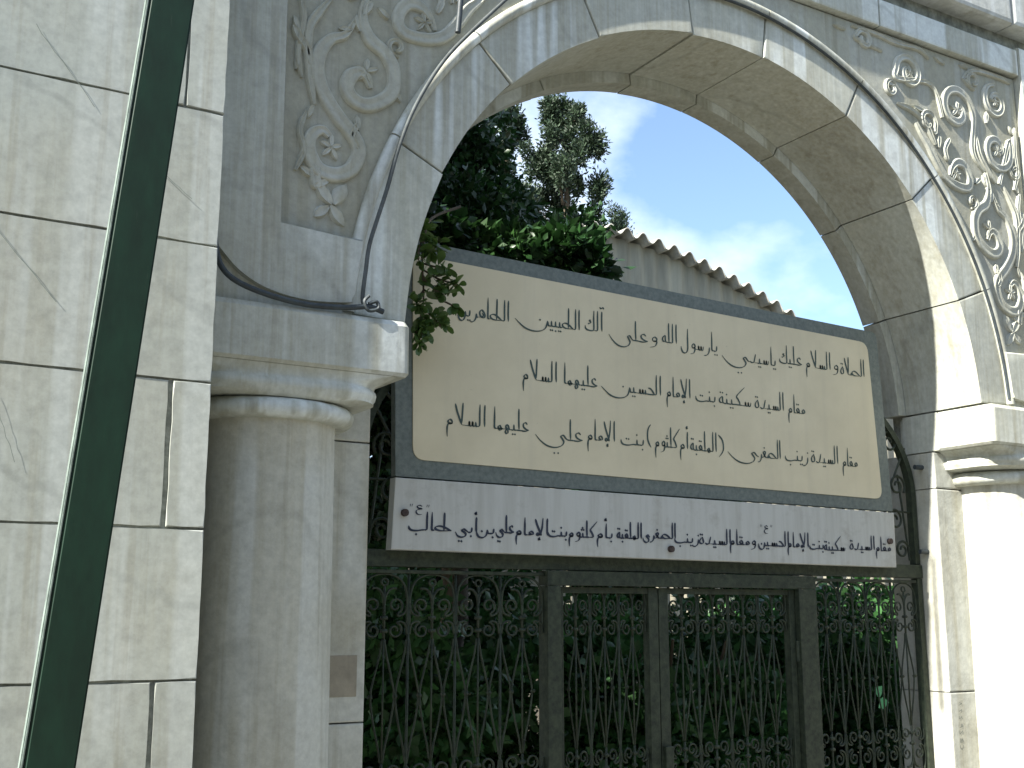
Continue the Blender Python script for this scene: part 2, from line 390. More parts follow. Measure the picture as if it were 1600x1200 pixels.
SC={
 'scroll_a':[(1.414, 1.619), (1.397, 1.653), (1.37, 1.662), (1.343, 1.639), (1.334, 1.6), (1.356, 1.568), (1.4, 1.559), (1.454, 1.586), (1.489, 1.626), (1.494, 1.677), (1.484, 1.718), (1.455, 1.754), (1.416, 1.777), (1.393, 1.809), (1.381, 1.861), (1.395, 1.936)],
 'scroll_b':[(1.354, 1.831), (1.323, 1.777), (1.276, 1.75), (1.245, 1.705), (1.234, 1.654), (1.241, 1.603), (1.266, 1.552), (1.305, 1.503), (1.348, 1.46), (1.374, 1.424), (1.377, 1.383), (1.352, 1.336), (1.305, 1.311), (1.253, 1.316), (1.224, 1.351), (1.215, 1.39), (1.229, 1.429), (1.259, 1.446), (1.281, 1.43)],
 'tendril':[(1.276, 1.891), (1.236, 1.831), (1.206, 1.774), (1.201, 1.709), (1.208, 1.648), (1.215, 1.587), (1.228, 1.522)],
 'leafl':[(1.152, 1.765), (1.172, 1.728), (1.199, 1.698), (1.211, 1.649)],
 'scroll_c':[(1.637, 1.875), (1.619, 1.916), (1.583, 1.945), (1.537, 1.941), (1.506, 1.896), (1.51, 1.852), (1.544, 1.833), (1.614, 1.838), (1.673, 1.865), (1.72, 1.921), (1.762, 1.985), (1.805, 2.032), (1.836, 2.076)],
 'leafdn':[(1.374, 1.493), (1.354, 1.446), (1.377, 1.409)],
 'stem':[(1.237, 1.328), (1.239, 1.288), (1.245, 1.253)],
}
def ribbon_bm(bm, pts, w, h=.016, taper=True, mir=False, y=FY + .007):
    P = catmull(pts, 5) if len(pts) > 2 else [np.array(p, float) for p in pts]
    n = len(P); rows = []
    prof = [(-1, -.25), (-.86, .7), (-.6, 1), (-.15, .62), (.25, .62), (.62, 1), (.88, .7), (1, -.25)]
    for i, p in enumerate(P):
        t = P[min(i + 1, n - 1)] - P[max(i - 1, 0)]; t /= (np.hypot(*t) + 1e-9); nn = np.array([-t[1], t[0]])
        s = i / (n - 1); k = 1.0
        if taper: k = min(1, .35 + 3.5 * s) * min(1, .45 + 3 * (1 - s))
        row = []
        for u, v in prof:
            q = p + nn * u * w * k; x = mx_(q[0]) if mir else q[0]
            row.append(bm.verts.new((x, y - v * h * (.6 + .4 * k), q[1] + GZ)))
        rows.append(row)
    for a, b in zip(rows, rows[1:]):
        for j in range(len(prof) - 1): bm.faces.new((a[j], a[j + 1], b[j + 1], b[j]))
    bm.faces.new(rows[0]); bm.faces.new(rows[-1][::-1])
def petal_bm(bm, c, ang, ln, w, mir, h=.013, y=FY + .007):
    d = np.array([math.cos(ang), math.sin(ang)]); nn = np.array([-d[1], d[0]]); c = np.array(c)
    ctrl = [(0, .25), (.25, .8), (.5, 1), (.75, .75), (1, .06)]; rows = []
    for s, k in ctrl:
        row = []
        for u, v in ((-1, -.2), (-.6, .9), (0, .55), (.6, .9), (1, -.2)):
            q = c + d * s * ln + nn * u * w * k; x = mx_(q[0]) if mir else q[0]
            row.append(bm.verts.new((x, y - v * h * (1 if s < .9 else .4), q[1] + GZ)))
        rows.append(row)
    for a, b in zip(rows, rows[1:]):
        for j in range(4): bm.faces.new((a[j], a[j + 1], b[j + 1], b[j]))
def spiral(cx, cz, r0, r1, a0, turns, tail=None):
    n = max(6, int(abs(turns) * 12)); out = []
    for i in range(n + 1):
        s = i / n; r = r0 + (r1 - r0) * s; a = R(a0) + turns * 2 * math.pi * s; out.append((cx + r * math.cos(a), cz + r * math.sin(a)))
    return out + (tail or [])
EXTRA = [
    (spiral(1.30, 2.06, .03, .105, 200, -1.15, [(1.30, 1.90)]), .017),
    (spiral(1.285, 2.30, .025, .085, 20, 1.2), .015),
    (spiral(1.56, 2.20, .03, .115, 120, 1.2, [(1.47, 2.02), (1.40, 1.94)]), .018),
    (spiral(1.86, 2.30, .025, .085, 60, -1.25, [(1.72, 2.28), (1.66, 2.14)]), .015),
    (spiral(2.13, 2.385, .015, .045, 60, -1.2, [(2.02, 2.36)]), .011),
    ([(1.72, 2.40), (1.79, 2.43), (1.93, 2.42), (2.05, 2.43), (2.2, 2.43)], .009),
    (spiral(1.76, 2.10, .018, .055, 200, 1.1, [(1.84, 2.14)]), .011),
    (spiral(1.43, 2.37, .015, .045, 300, -1.1), .010),
    (spiral(1.98, 2.20, .012, .040, 100, 1.1), .009),
    (spiral(1.185, 1.98, .012, .038, 0, 1.1), .009),
    (spiral(1.50, 1.78, .010, .032, 250, 1.1), .008),
    ([(1.62, 2.05), (1.66, 1.99), (1.645, 1.94)], .010),
    ([(1.185, 1.60), (1.17, 1.68), (1.185, 1.80), (1.165, 1.88)], .009),
    ([(1.16, 2.42), (1.25, 2.43), (1.42, 2.42), (1.50, 2.36)], .010),
    ([(1.16, 2.2), (1.175, 2.08), (1.17, 1.98), (1.20, 1.89)], .010),
    ([(1.44, 2.10), (1.43, 2.02), (1.38, 1.95), (1.33, 1.90)], .012),
    ([(1.95, 2.14), (1.86, 2.13), (1.78, 2.09), (1.72, 2.0)], .011),
]
def relief(mir):
    wd = {'scroll_a': .026, 'scroll_b': .026, 'tendril': .016, 'leafl': .016, 'scroll_c': .023, 'leafdn': .012, 'stem': .02}
    def add(name, fn):
        bm = bmesh.new(); fn(bm); o = link(name, tomesh(name, bm, False), M_relief, A, 75); return o
    for k, v in SC.items(): add('carved_scroll', lambda bm: ribbon_bm(bm, v, wd[k], .015, True, mir))
    for v, w in EXTRA: add('carved_scroll', lambda bm: ribbon_bm(bm, v, w * 1.2, .014, True, mir))
    add('carved_scroll', lambda bm: ribbon_bm(bm, [(1.205, 1.50), (1.185, 1.43), (1.20, 1.37), (1.175, 1.30)], .010, .016, True, mir))
    for (x, z, s) in [(1.396, 1.672, 1), (1.287, 1.395, .95), (1.598, 1.893, .9), (1.30, 2.06, .9), (1.56, 2.20, 1), (1.285, 2.30, .7), (1.86, 2.30, .7)]:
        r = random.Random(int(x * 1000))
        def fl(bm):
            for k in range(5): petal_bm(bm, (x, z), R(90 + 72 * k + r.uniform(-9, 9)), .045 * s * r.uniform(.85, 1.1), .012 * s, mir)
        add('carved_flower', fl)
    # leaf node above the big scroll, leaf at the foot of the stem, small side leaves
    for i, (c, a, ln, w) in enumerate([((1.372, 1.80), 100, .06, .02), ((1.345, 1.80), 190, .045, .013), ((1.38, 1.86), 60, .07, .02), ((1.375, 1.47), 95, .05, .014),
                        ((1.30, 1.215), 60, .085, .028), ((1.295, 1.215), 130, .08, .026), ((1.29, 1.21), -50, .075, .025), ((1.285, 1.205), -140, .06, .022), ((1.235, 1.29), 150, .055, .016), ((1.235, 1.26), 30, .06, .016),
                        ((1.17, 1.75), 110, .05, .014), ((1.225, 1.52), 250, .05, .013), ((1.50, 1.63), -60, .04, .012), ((1.165, 1.62), 80, .06, .012), ((1.175, 1.88), 70, .07, .013),
                        ((1.47, 1.87), 140, .05, .014), ((1.70, 1.99), 100, .07, .016), ((1.70, 2.08), 60, .06, .014), ((1.44, 2.33), 30, .07, .016), ((1.36, 2.18), 100, .06, .014), ((1.18, 2.16), 60, .05, .012),
                        ((1.78, 2.14), 10, .07, .013), ((1.96, 2.22), 0, .06, .013), ((2.24, 2.40), 5, .07, .010), ((1.62, 2.40), 20, .07, .014), ((1.46, 2.42), 5, .06, .01)]):
        add('carved_leaf', lambda bm: petal_bm(bm, c, R(a), ln, w, mir))
for m_ in (False, True): relief(m_)

for mir in (False, True):
    f = (lambda x: mx_(x)) if mir else (lambda x: x)
    prism('bed_stone', rect(f(.90), f(1.37), .872, 1.02), 3.196, 3.26, M_arch, A, .004)
# impost blocks and jambs below the arch (stones of the archway)
for mir in (False, True):
    f = (lambda x: mx_(x)) if mir else (lambda x: x)
    prism('impost_block', rect(f(.93), f(1.548), .700, .868), 3.43, 3.62, M_arch, A, .004)
    zj = [-1.6, -1.2, -.33, .535, .695]
    for a, b in zip(zj, zj[1:]):
        prism('jamb_stone', rect(f(.95), f(1.5545), a + .002, b - .002), 3.456, 3.60, M_soff, A, .006)
        prism('jamb_stone', rect(f(1.0), f(1.556), a + .002, b - .002), 3.603, 3.72, M_soff, A, .004)
prism('repair_patch', rect(1.437, 1.527, -.252, -.128), 3.4545, 3.47, M_patch, A, .001)

pm = bpy.data.meshes.new('pencil_marks'); V = []; F = []
GL_ = ['CBZPZZA'[k] for k in range(7)]
SHP = [[(1, .9), (.4, 1), (0, .5), (.4, 0), (1, .1)], [(0, 0), (0, 1), (.8, .8), (.1, .5), (.9, .25), (0, 0)], [(0, 1), (.9, 1), (.1, 0), (1, 0)], [(0, 0), (.1, 1), (.8, .8), (.1, .5)], [(.1, .9), (.8, .9), (.2, .1), (.9, 0)], [(0, .8), (.7, 1), (.3, 0)], [(0, 0), (.4, 1), (.6, .3)]]
for k, sh in enumerate(SHP):
    ox, oz = 4.291 + .0012 * k, -.565 + .030 * k; q = [(ox + b_ * .020, oz + a_ * .018) for a_, b_ in sh]
    for a_, b_ in zip(q, q[1:]):
        d = Vector((b_[0] - a_[0], b_[1] - a_[1])).normalized() * .0011; n0 = len(V)
        V += [(a_[0] - d.y, 3.4548, a_[1] + d.x + GZ), (a_[0] + d.y, 3.4548, a_[1] - d.x + GZ), (b_[0] + d.y, 3.4548, b_[1] - d.x + GZ), (b_[0] - d.y, 3.4548, b_[1] + d.x + GZ)]; F.append((n0, n0 + 1, n0 + 2, n0 + 3))
pm.from_pydata(V, [], F); link('pencil_marks', pm, M_frame, A)

# ---------------------------------------------------------------- columns
def rrect_ring(hx, hy, r, n=6):
    r = min(r, hx - 1e-4, hy - 1e-4); out = []
    for sx, sy, a0 in ((1, 1, 0), (-1, 1, 90), (-1, -1, 180), (1, -1, 270)):
        for i in range(n + 1):
            a = R(a0 + 90 * i / n); out.append((sx * (hx - r) + r * math.cos(a), sy * (hy - r) + r * math.sin(a)))
    return out
def loft(name, secs, mat, parent, cx, cy, smooth=40):
    V = []; F = []; n = None
    for (hx, hy, r, z) in secs:
        ring = rrect_ring(hx, hy, r); n = len(ring); V += [(cx + x, cy + y, z + GZ) for x, y in ring]
    for i in range(len(secs) - 1):
        for j in range(n): a = i * n + j; b_ = i * n + (j + 1) % n; F.append((a, b_, b_ + n, a + n))
    F.append(tuple(range(n))[::-1]); F.append(tuple(range((len(secs) - 1) * n, len(secs) * n)))
    me = bpy.data.meshes.new(name); me.from_pydata(V, [], F); me.update()
    return link(name, me, mat, parent, smooth)
def column(x, label):
    cy = 3.40; t = thing('marble_column', label, 'column', (x, cy, -1.6))
    sh = []
    for i in range(13):
        z = -1.42 + (.545 + 1.42) * i / 12; k = .222 - .012 * (i / 12) ** 1.5; sh.append((k, k, k, z))
    sh.append((.212, .212, .212, .548))
    loft('shaft', sh, M_soff, t, x, cy, 50)
    loft('base', [(.29, .29, .02, -1.6), (.29, .29, .02, -1.52), (.285, .285, .28, -1.50), (.29, .29, .29, -1.47), (.25, .25, .25, -1.44), (.235, .235, .235, -1.415)], M_soff, t, x, cy, 40)
    def torus(z0, z1, h, r, hy=None):
        out = []
        for i in range(9):
            a = R(-90 + 180 * i / 8); q = (z1 - z0) / 2
            out.append((h - q * .9 + q * .9 * math.cos(a), (hy or h) - q * .9 + q * .9 * math.cos(a), r, (z0 + z1) / 2 + q * math.sin(a)))
        return out
    loft('necking_ring', torus(.546, .606, .262, .22, .24), M_arch, t, x, cy, 60)
    loft('echinus', [(.238, .225, .15, .607)] + [(.30, .232, .14, .618)] + torus(.618, .668, .308, .15, .242)[2:7] + [(.298, .232, .12, .672), (.315, .236, .06, .688), (.33, .238, .03, .697)], M_arch, t, x, cy, 50)
    # abacus slab: front face, bevelled end next to the opening
    s = 1 if x < CX else -1
    hx = abs(1.5455 - 1.183)
    loft('abacus', [(hx - .008, .240, .016, .698), (hx, .250, .022, .708), (hx - .001, .250, .022, .852), (hx - .010, .240, .018, .868)], M_arch, t, x, cy, 30)
column(1.183, 'shaded marble column with moulded capital between the block pier and the gate')
column(mx_(1.183), 'sunlit white marble column at the right edge beside the gate')

# ---------------------------------------------------------------- conduits and cables on the facade
cab = [(1.901, 2.07), (1.753, 1.90), (1.640, 1.757), (1.547, 1.590), (1.488, 1.435), (1.450, 1.288), (1.418, 1.18), (1.394, 1.094), (1.384, 1.012), (1.376, .925), (1.388, .900)]
P = catmull(cab, 5)
o = tube('conduit', [(p[0] + .012, 3.165, p[1]) for p in P], .0065, M_pipe, None, 8)
tag(o, 'thin grey conduit running down the left edge of the arch ring', 'conduit')
shadow_line = [(.925, 1.06), (.932, 1.01), (.950, .955), (.995, .918), (1.085, .892), (1.205, .878), (1.325, .885), (1.40, .897), (1.45, .888)]
P = catmull(shadow_line, 5)
o = tube('cable', [(p[0], 3.150, p[1]) for p in P], .0085, M_cable, None, 8)  # dark tube stands in for the shadow line under the slab's curved edge
tag(o, 'dark tube drawn for the shadow line under the rounded slab above the left capital', 'cable')
P = catmull([(1.40, .93), (1.385, .91), (1.40, .885), (1.43, .895), (1.425, .915), (1.40, .905)], 4)
o = tube('cable_loop', [(p[0], 3.145, p[1]) for p in P], .006, M_cable, None, 6)
tag(o, 'small tangle of dark wire at the foot of the conduit above the capital', 'wire')
P = arc(1.5275, 3.5, 104, 60)
o = tube('cable', [(x, 3.186, z) for x, z in P], .0062, M_cable, None, 6)
tag(o, 'thin dark cable lying in the groove round the right half of the arch', 'cable')
o = tube('hanging_cable', [(1.705, 3.10, 2.45), (1.69, 3.10, 2.2), (1.681, 3.10, 2.0), (1.674, 3.10, 1.90), (1.668, 3.10, 1.832)], .0095, M_cable, None, 8)
tag(o, 'short black cable end hanging in front of the carved scroll at the top', 'cable')

# ---------------------------------------------------------------- leaning green post
t = thing('green_post', 'dark green square metal post leaning across the left pier', 'post', (.20, 2.25, -1.6))
def oblique(x0a, x0b, z0, x1a, x1b, z1, y0, y1):
    V = [(x0a, y0, z0), (x0b, y0, z0), (x0b, y1, z0), (x0a, y1, z0), (x1a, y0, z1), (x1b, y0, z1), (x1b, y1, z1), (x1a, y1, z1)]
    bm = bmesh.new(); v = [bm.verts.new(up(q)) for q in V]
    for q in ((0, 1, 5, 4), (1, 2, 6, 5), (2, 3, 7, 6), (3, 0, 4, 7), (4, 5, 6, 7), (3, 2, 1, 0)): bm.faces.new([v[i] for i in q])
    bmesh.ops.bevel(bm, geom=list(bm.edges), offset=.004, segments=3, affect='EDGES'); return tomesh('p', bm)
# line of the post at y=2.2: top (z 1.2) .495-.584, foot (z -.26) .365-.454
dx = (.584 - .454) / (1.209 + .262)
def px(z): return .454 + dx * (z + .262)
me = oblique(px(-1.6) - .085, px(-1.6), -1.6, px(2.6) - .085, px(2.6), 2.6, 2.2, 2.228)
link('square_tube', me, M_pole, t, 14)
me = oblique(px(-1.6) - .0915, px(-1.6) - .0855, -1.6, px(2.6) - .0915, px(2.6) - .0855, 2.6, 2.203, 2.225)
link('edge_strip', me, M_strip, t, 14)
prism('foot_plate', rect(px(-1.6) - .13, px(-1.6) + .05, -1.598, -1.588), 2.15, 2.33, M_pole, t, .001)

# ---------------------------------------------------------------- iron gate
GY = 3.572
Gf = thing('iron_gate_surround', 'grey-green iron surround with scroll side panels fixed between the columns', 'gate frame', (CX, GY, -1.6))
def bar(name, x0, x1, z0, z1, y0, y1, parent, mat=None): return prism(name, rect(x0, x1, z0, z1), y0, y1, mat or M_iron, parent, .002)
GL, GR = 1.560, 4.243
bar('top_rail', GL, GR, .150, .205, GY - .02, GY + .03, Gf)
bar('side_post', GL, GL + .022, -1.6, .148, GY - .015, GY + .02, Gf); bar('side_post', GR - .03, GR, -1.6, .148, GY - .015, GY + .02, Gf)
bar('side_post', 2.285, 2.340, -1.6, .094, GY - .03, GY + .03, Gf); bar('side_post', 3.489, 3.585, -1.6, .094, GY - .03, GY + .03, Gf)
bar('door_head', 2.285, 3.585, .096, .147, GY - .03, GY + .03, Gf)
bar('thin_rail', GL + .024, 2.283, .128, .140, GY - .01, GY + .01, Gf); bar('thin_rail', 3.587, GR - .032, .128, .140, GY - .01, GY + .01, Gf)
bar('bottom_rail', GL + .024, 2.283, -1.59, -1.53, GY - .02, GY + .02, Gf); bar('bottom_rail', 3.587, GR - .032, -1.59, -1.53, GY - .02, GY + .02, Gf)
Ll = thing('gate_leaf', 'left and narrower iron gate leaf with scrolls, under the sign', 'gate leaf', (2.55, GY, -1.6))
Lr = thing('gate_leaf', 'right and wider iron gate leaf with scrolls, under the sign', 'gate leaf', (3.17, GY, -1.6))
LY = GY + .012
for T, a, b in ((Ll, 2.344, 2.790), (Lr, 2.794, 3.485)):
    sa, sb = (.022, .044) if T is Ll else (.044, .03)
    bar('stile', a, a + sa, -1.58, .092, LY - .018, LY + .018, T); bar('stile', b - sb, b, -1.58, .092, LY - .018, LY + .018, T)
    bar('rail', a + sa + .001, b - sb - .001, .070, .092, LY - .016, LY + .016, T)
    bar('rail', a + sa + .001, b - sb - .001, -1.58, -1.52, LY - .016, LY + .016, T)
    bar('kick_plate', a + sa + .001, b - sb - .001, -1.518, -1.12, LY - .004, LY + .004, T)
prism('lock_box', rect(2.800, 2.836, -.62, -.48), LY - .035, LY - .019, M_iron, Lr, .003)
for z in (-.15, -1.3):
    for T, x in ((Ll, 2.3425), (Lr, 3.4870)): tube('hinge', [(x, LY - .024, z - .04), (x, LY - .024, z + .04)], .009, M_iron, T, 8)
IR = .0037
MEM = {}
def inst(name, key, maker, x, z, y, parent, sx=1, sz=1):
    if key not in MEM:
        me = maker(); me.materials.append(M_iron); me.polygons.foreach_set('use_smooth', [True] * len(me.polygons)); MEM[key] = me
    o = bpy.data.objects.new(name, MEM[key]); C.objects.link(o); o.location = (x, y, z + GZ); o.scale = (sx, 1, sz)
    o.parent = parent; o.matrix_parent_inverse = parent.matrix_world.inverted(); return o
def tm(pts, r=IR, seg=6, smoothk=5):
    P = catmull(pts, smoothk) if smoothk else pts
    return tube_me('iron', [(p[0], 0, p[1]) for p in P], r, seg, None, 1.35, ov=False)
def motif(xc, w, y, top, parent, flip=1, z0=0.0, full=True):
    """one ornament: arched loop, ring finial on a stem, two leaf curls, four scrolls; flip=-1 turns it upside down"""
    s = w / .172
    if full:
        inst('arched_loop', 'loop', lambda: tm([(-.082, -.06), (-.082, .0), (-.078, .05), (-.06, .085), (-.03, .102), (0, .106), (.03, .102), (.06, .085), (.078, .05), (.082, 0), (.082, -.06)]), xc, z0 + .02 * flip, y, parent, s, flip)
        inst('ring_finial', 'ring', lambda: tm(spiral(0, 0, .0115, .0115, -90, 1.0), IR * .95, 6, 0), xc, z0 + .100 * flip, y, parent, 1, 1)
        for k in (-1, 1):
            inst('leaf_curl', 'curl', lambda: tm([(0, .0), (.004, .025), (.016, .045), (.032, .052), (.042, .05)], IR * 1.15), xc, z0 + .028 * flip, y, parent, s * k, flip)
    inst('stem', 'stem', lambda: tm([(0, .088), (0, -.085)], IR * 1.1, 6, 0), xc, z0, y, parent, 1, flip)
    for k in (-1, 1):
        inst('scroll', 'scr', lambda: tm(spiral(.040, .024, .008, .027, 20, -1.25, [(.052, -.010), (.070, -.014), (.080, .010), (.082, .04)][:1] + [(.074, .002), (.082, .03)]), IR), xc, z0, y, parent, s * k, flip)
        inst('scroll', 'scr2', lambda: tm(spiral(.038, -.056, .008, .026, -20, 1.25, [(.058, -.028), (.076, -.038), (.082, -.07)]), IR), xc, z0, y, parent, s * k, flip)
    inst('collar', 'col', lambda: tm([(-.010, 0), (.010, 0)], IR * 1.9, 6, 0), xc, z0 - .016 * flip, y, parent, s, 1)
    inst('collar', 'col', lambda: None, xc, z0 - .058 * flip, y, parent, s, 1)
def diamond_me():
    bm = bmesh.new()
    for k in (-1, 1):
        me = tm([(k * .004, 0), (k * .012, -.05), (k * .030, -.12), (k * .041, -.18), (k * .030, -.26), (k * .012, -.335), (k * .004, -.384)], IR * .85); bm.from_mesh(me)
    me = bpy.data.meshes.new('lens_bars'); bm.to_mesh(me); bm.free(); return me
def lattice(x0, x1, n, y, parent):
    w = (x1 - x0) / n; s = w / .172
    for i in range(n):
        xc = x0 + w * (i + .5)
        motif(xc, w, y, .14, parent)
        motif(xc, w, y, -.5, parent, -1, -.556, True)
        for z in (-.085, -.69):
            inst('vertical_bar', 'vb', lambda: tm([(0, 0), (0, -.384)], IR * .85, 5, 0), xc, z, y, parent, 1, 1)
    for i in range(n + 1):
        xb = x0 + w * i
        if 0 < i < n: inst('vertical_bar', 'vbl', lambda: tm([(0, .13), (0, -1.22)], IR * 1.15, 6, 0), xb, 0, y + .001, parent)
    for i in range(2 * n + 1):
        xb = x0 + w * i / 2
        if i in (0, 2 * n): continue
        for z in (-.085, -.69): inst('lens_bars', 'dia', diamond_me, xb, z, y + .002, parent, s, 1)
    for i in range(2 * n):
        xb = x0 + w * (i + .5) / 2
        for z in (-.265, -.87): inst('collar', 'col', lambda: None, xb, z, y, parent, .5 * s, 1)
    # mid rail behind the lower ornament
lattice(GL + .022, 2.285, 4, GY, Gf); lattice(3.585, GR - .03, 4, GY, Gf)
lattice(2.366, 2.746, 3, LY, Ll); lattice(2.838, 3.455, 4, LY, Lr)
bar('kick_plate', GL + .024, 2.283, -1.528, -1.24, GY - .004, GY + .004, Gf); bar('kick_plate', 3.587, GR - .032, -1.528, -1.24, GY - .004, GY + .004, Gf)
# tympanum: flat arched band and big scrolls either side of the sign
def tymp(t_):
    a = t_ * math.pi; c, s = math.cos(a), math.sin(a)
    return (CX + 1.325 * math.copysign(abs(c) ** .82, c), .50 + .62 * abs(s) ** .95)
pts = [(CX + 1.325, .208)] + [tymp(q / 40) for q in range(41)] + [(CX - 1.325, .208)]
bm = bmesh.new(); rows = []
for i, p in enumerate(pts):
    q0 = Vector(pts[max(i - 1, 0)]); q1 = Vector(pts[min(i + 1, len(pts) - 1)]); d = (q1 - q0).normalized(); nn = Vector((-d.y, d.x)); p = Vector(p)
    rows.append([bm.verts.new((q.x, yy, q.y + GZ)) for q, yy in ((p - nn * .014, GY - .012), (p + nn * .014, GY - .012), (p + nn * .014, GY + .02), (p - nn * .014, GY + .02))])
for a, b in zip(rows, rows[1:]):
    for j in range(4): bm.faces.new((a[j], a[(j + 1) % 4], b[(j + 1) % 4], b[j]))
link('arched_band', tomesh('arched_band', bm), M_iron, Gf, 40)
for sgn in (-1, 1):
    for (x, z, r0, r1, a0, tu) in ((1.20, .74, .012, .055, 0, 1.6), (1.235, .55, .012, .05, 180, -1.6), (1.21, .40, .012, .05, 0, 1.5), (1.245, .27, .01, .042, 180, -1.5), (1.10, .86, .012, .05, 90, 1.5), (1.05, .62, .012, .07, 90, 1.5), (1.08, .34, .012, .07, 0, -1.5)):
        pts = spiral(x, z, r0, r1, a0, tu)
        tube('big_scroll', [(CX + sgn * p[0], GY, p[1]) for p in catmull(pts, 2)], .0055, M_iron, Gf, 6)
    for p0, p1, r in (((1.292, .225), (1.245, .60), .005), ((1.15, .21), (1.16, .95), .006), ((.9, .21), (.9, 1.0), .006), ((1.31, .435), (1.12, .44), .005), ((1.30, .66), (1.10, .92), .005), ((1.17, .50), (1.30, .72), .005)):
        tube('scroll_bar', [(CX + sgn * p0[0], GY + .004, p0[1]), (CX + sgn * p1[0], GY + .004, p1[1])], r, M_iron, Gf, 6)
# hinge bolts on the right jamb
for z in (.262, .632):
    tube('wall_fixing', [(4.205, GY - .045, z), (4.257, GY - .05, z)], .011, M_cable, Gf, 8)

# ---------------------------------------------------------------- lettering
# pen-stroke Naskh letters: alef height = 1, each glyph runs from x=0 (right) to the left; forms: i isolated, f final, s start, m medial
def _t(x): return [(x + .03, .01), (x, .03), (x - .03, .24)], [(x - .03, .24), (x - .05, .03), (x - .16, 0)]
BASE = lambda a: [(0.02, 0), (-a / 2, -.012), (-a - .02, 0)]
TOOTH_M = (.26, [[(.02, 0), (-.08, .0), (-.12, .04), (-.125, .25)], [(-.125, .25), (-.135, .03), (-.2, -.01), (-.28, 0)]])
TOOTH_S = (.24, [[(-.05, .27), (-.075, .05), (-.14, -.01), (-.26, 0)]])
SIN = [(-.06, .19), (-.09, .02), (-.14, -.01), (-.19, .02), (-.205, .18), (-.22, .02), (-.28, -.01), (-.34, .02), (-.355, .18), (-.37, .02), (-.43, -.01), (-.56, 0)]
SAD = [(-.02, .0), (-.16, .08), (-.34, .19), (-.54, .24), (-.70, .18), (-.70, .07), (-.50, -.01), (-.06, .0)]
SADT = [(-.66, .02), (-.76, .01), (-.80, .12)], [(-.80, .12), (-.83, .01), (-.96, 0)]
BOWLN = [(-.07, .20), (-.09, .0), (-.14, -.16), (-.26, -.26), (-.40, -.22), (-.48, -.07), (-.50, .12)]
YA = [(.0, .02), (-.10, .10), (-.2, .16), (-.28, .08), (-.17, -.02), (-.10, -.12), (-.16, -.25), (-.34, -.29), (-.5, -.2), (-.58, .0)]
MT = [(-.05, .02), (-.06, .13), (-.15, .20), (-.24, .11), (-.16, .01), (-.05, .03), (-.20, .02), (-.27, -.12), (-.28, -.36), (-.265, -.58)]
WAW = [(-.20, .04), (-.22, .16), (-.13, .26), (-.04, .18), (-.07, .06), (-.19, .04), (-.06, .06), (-.055, -.06), (-.14, -.22), (-.34, -.29)]
BA = [(0.02, 0), (-.08, -.01), (-.3, -.06), (-.52, -.04), (-.62, .05), (-.645, .2)]
AL = [(-.07, 1.0), (-.085, .7), (-.09, .3), (-.08, .0)]
HZ = lambda x, y: [(x - .02, y + .10), (x - .08, y + .12), (x - .10, y + .05), (x - .03, y + .04), (x - .13, y - .02)]
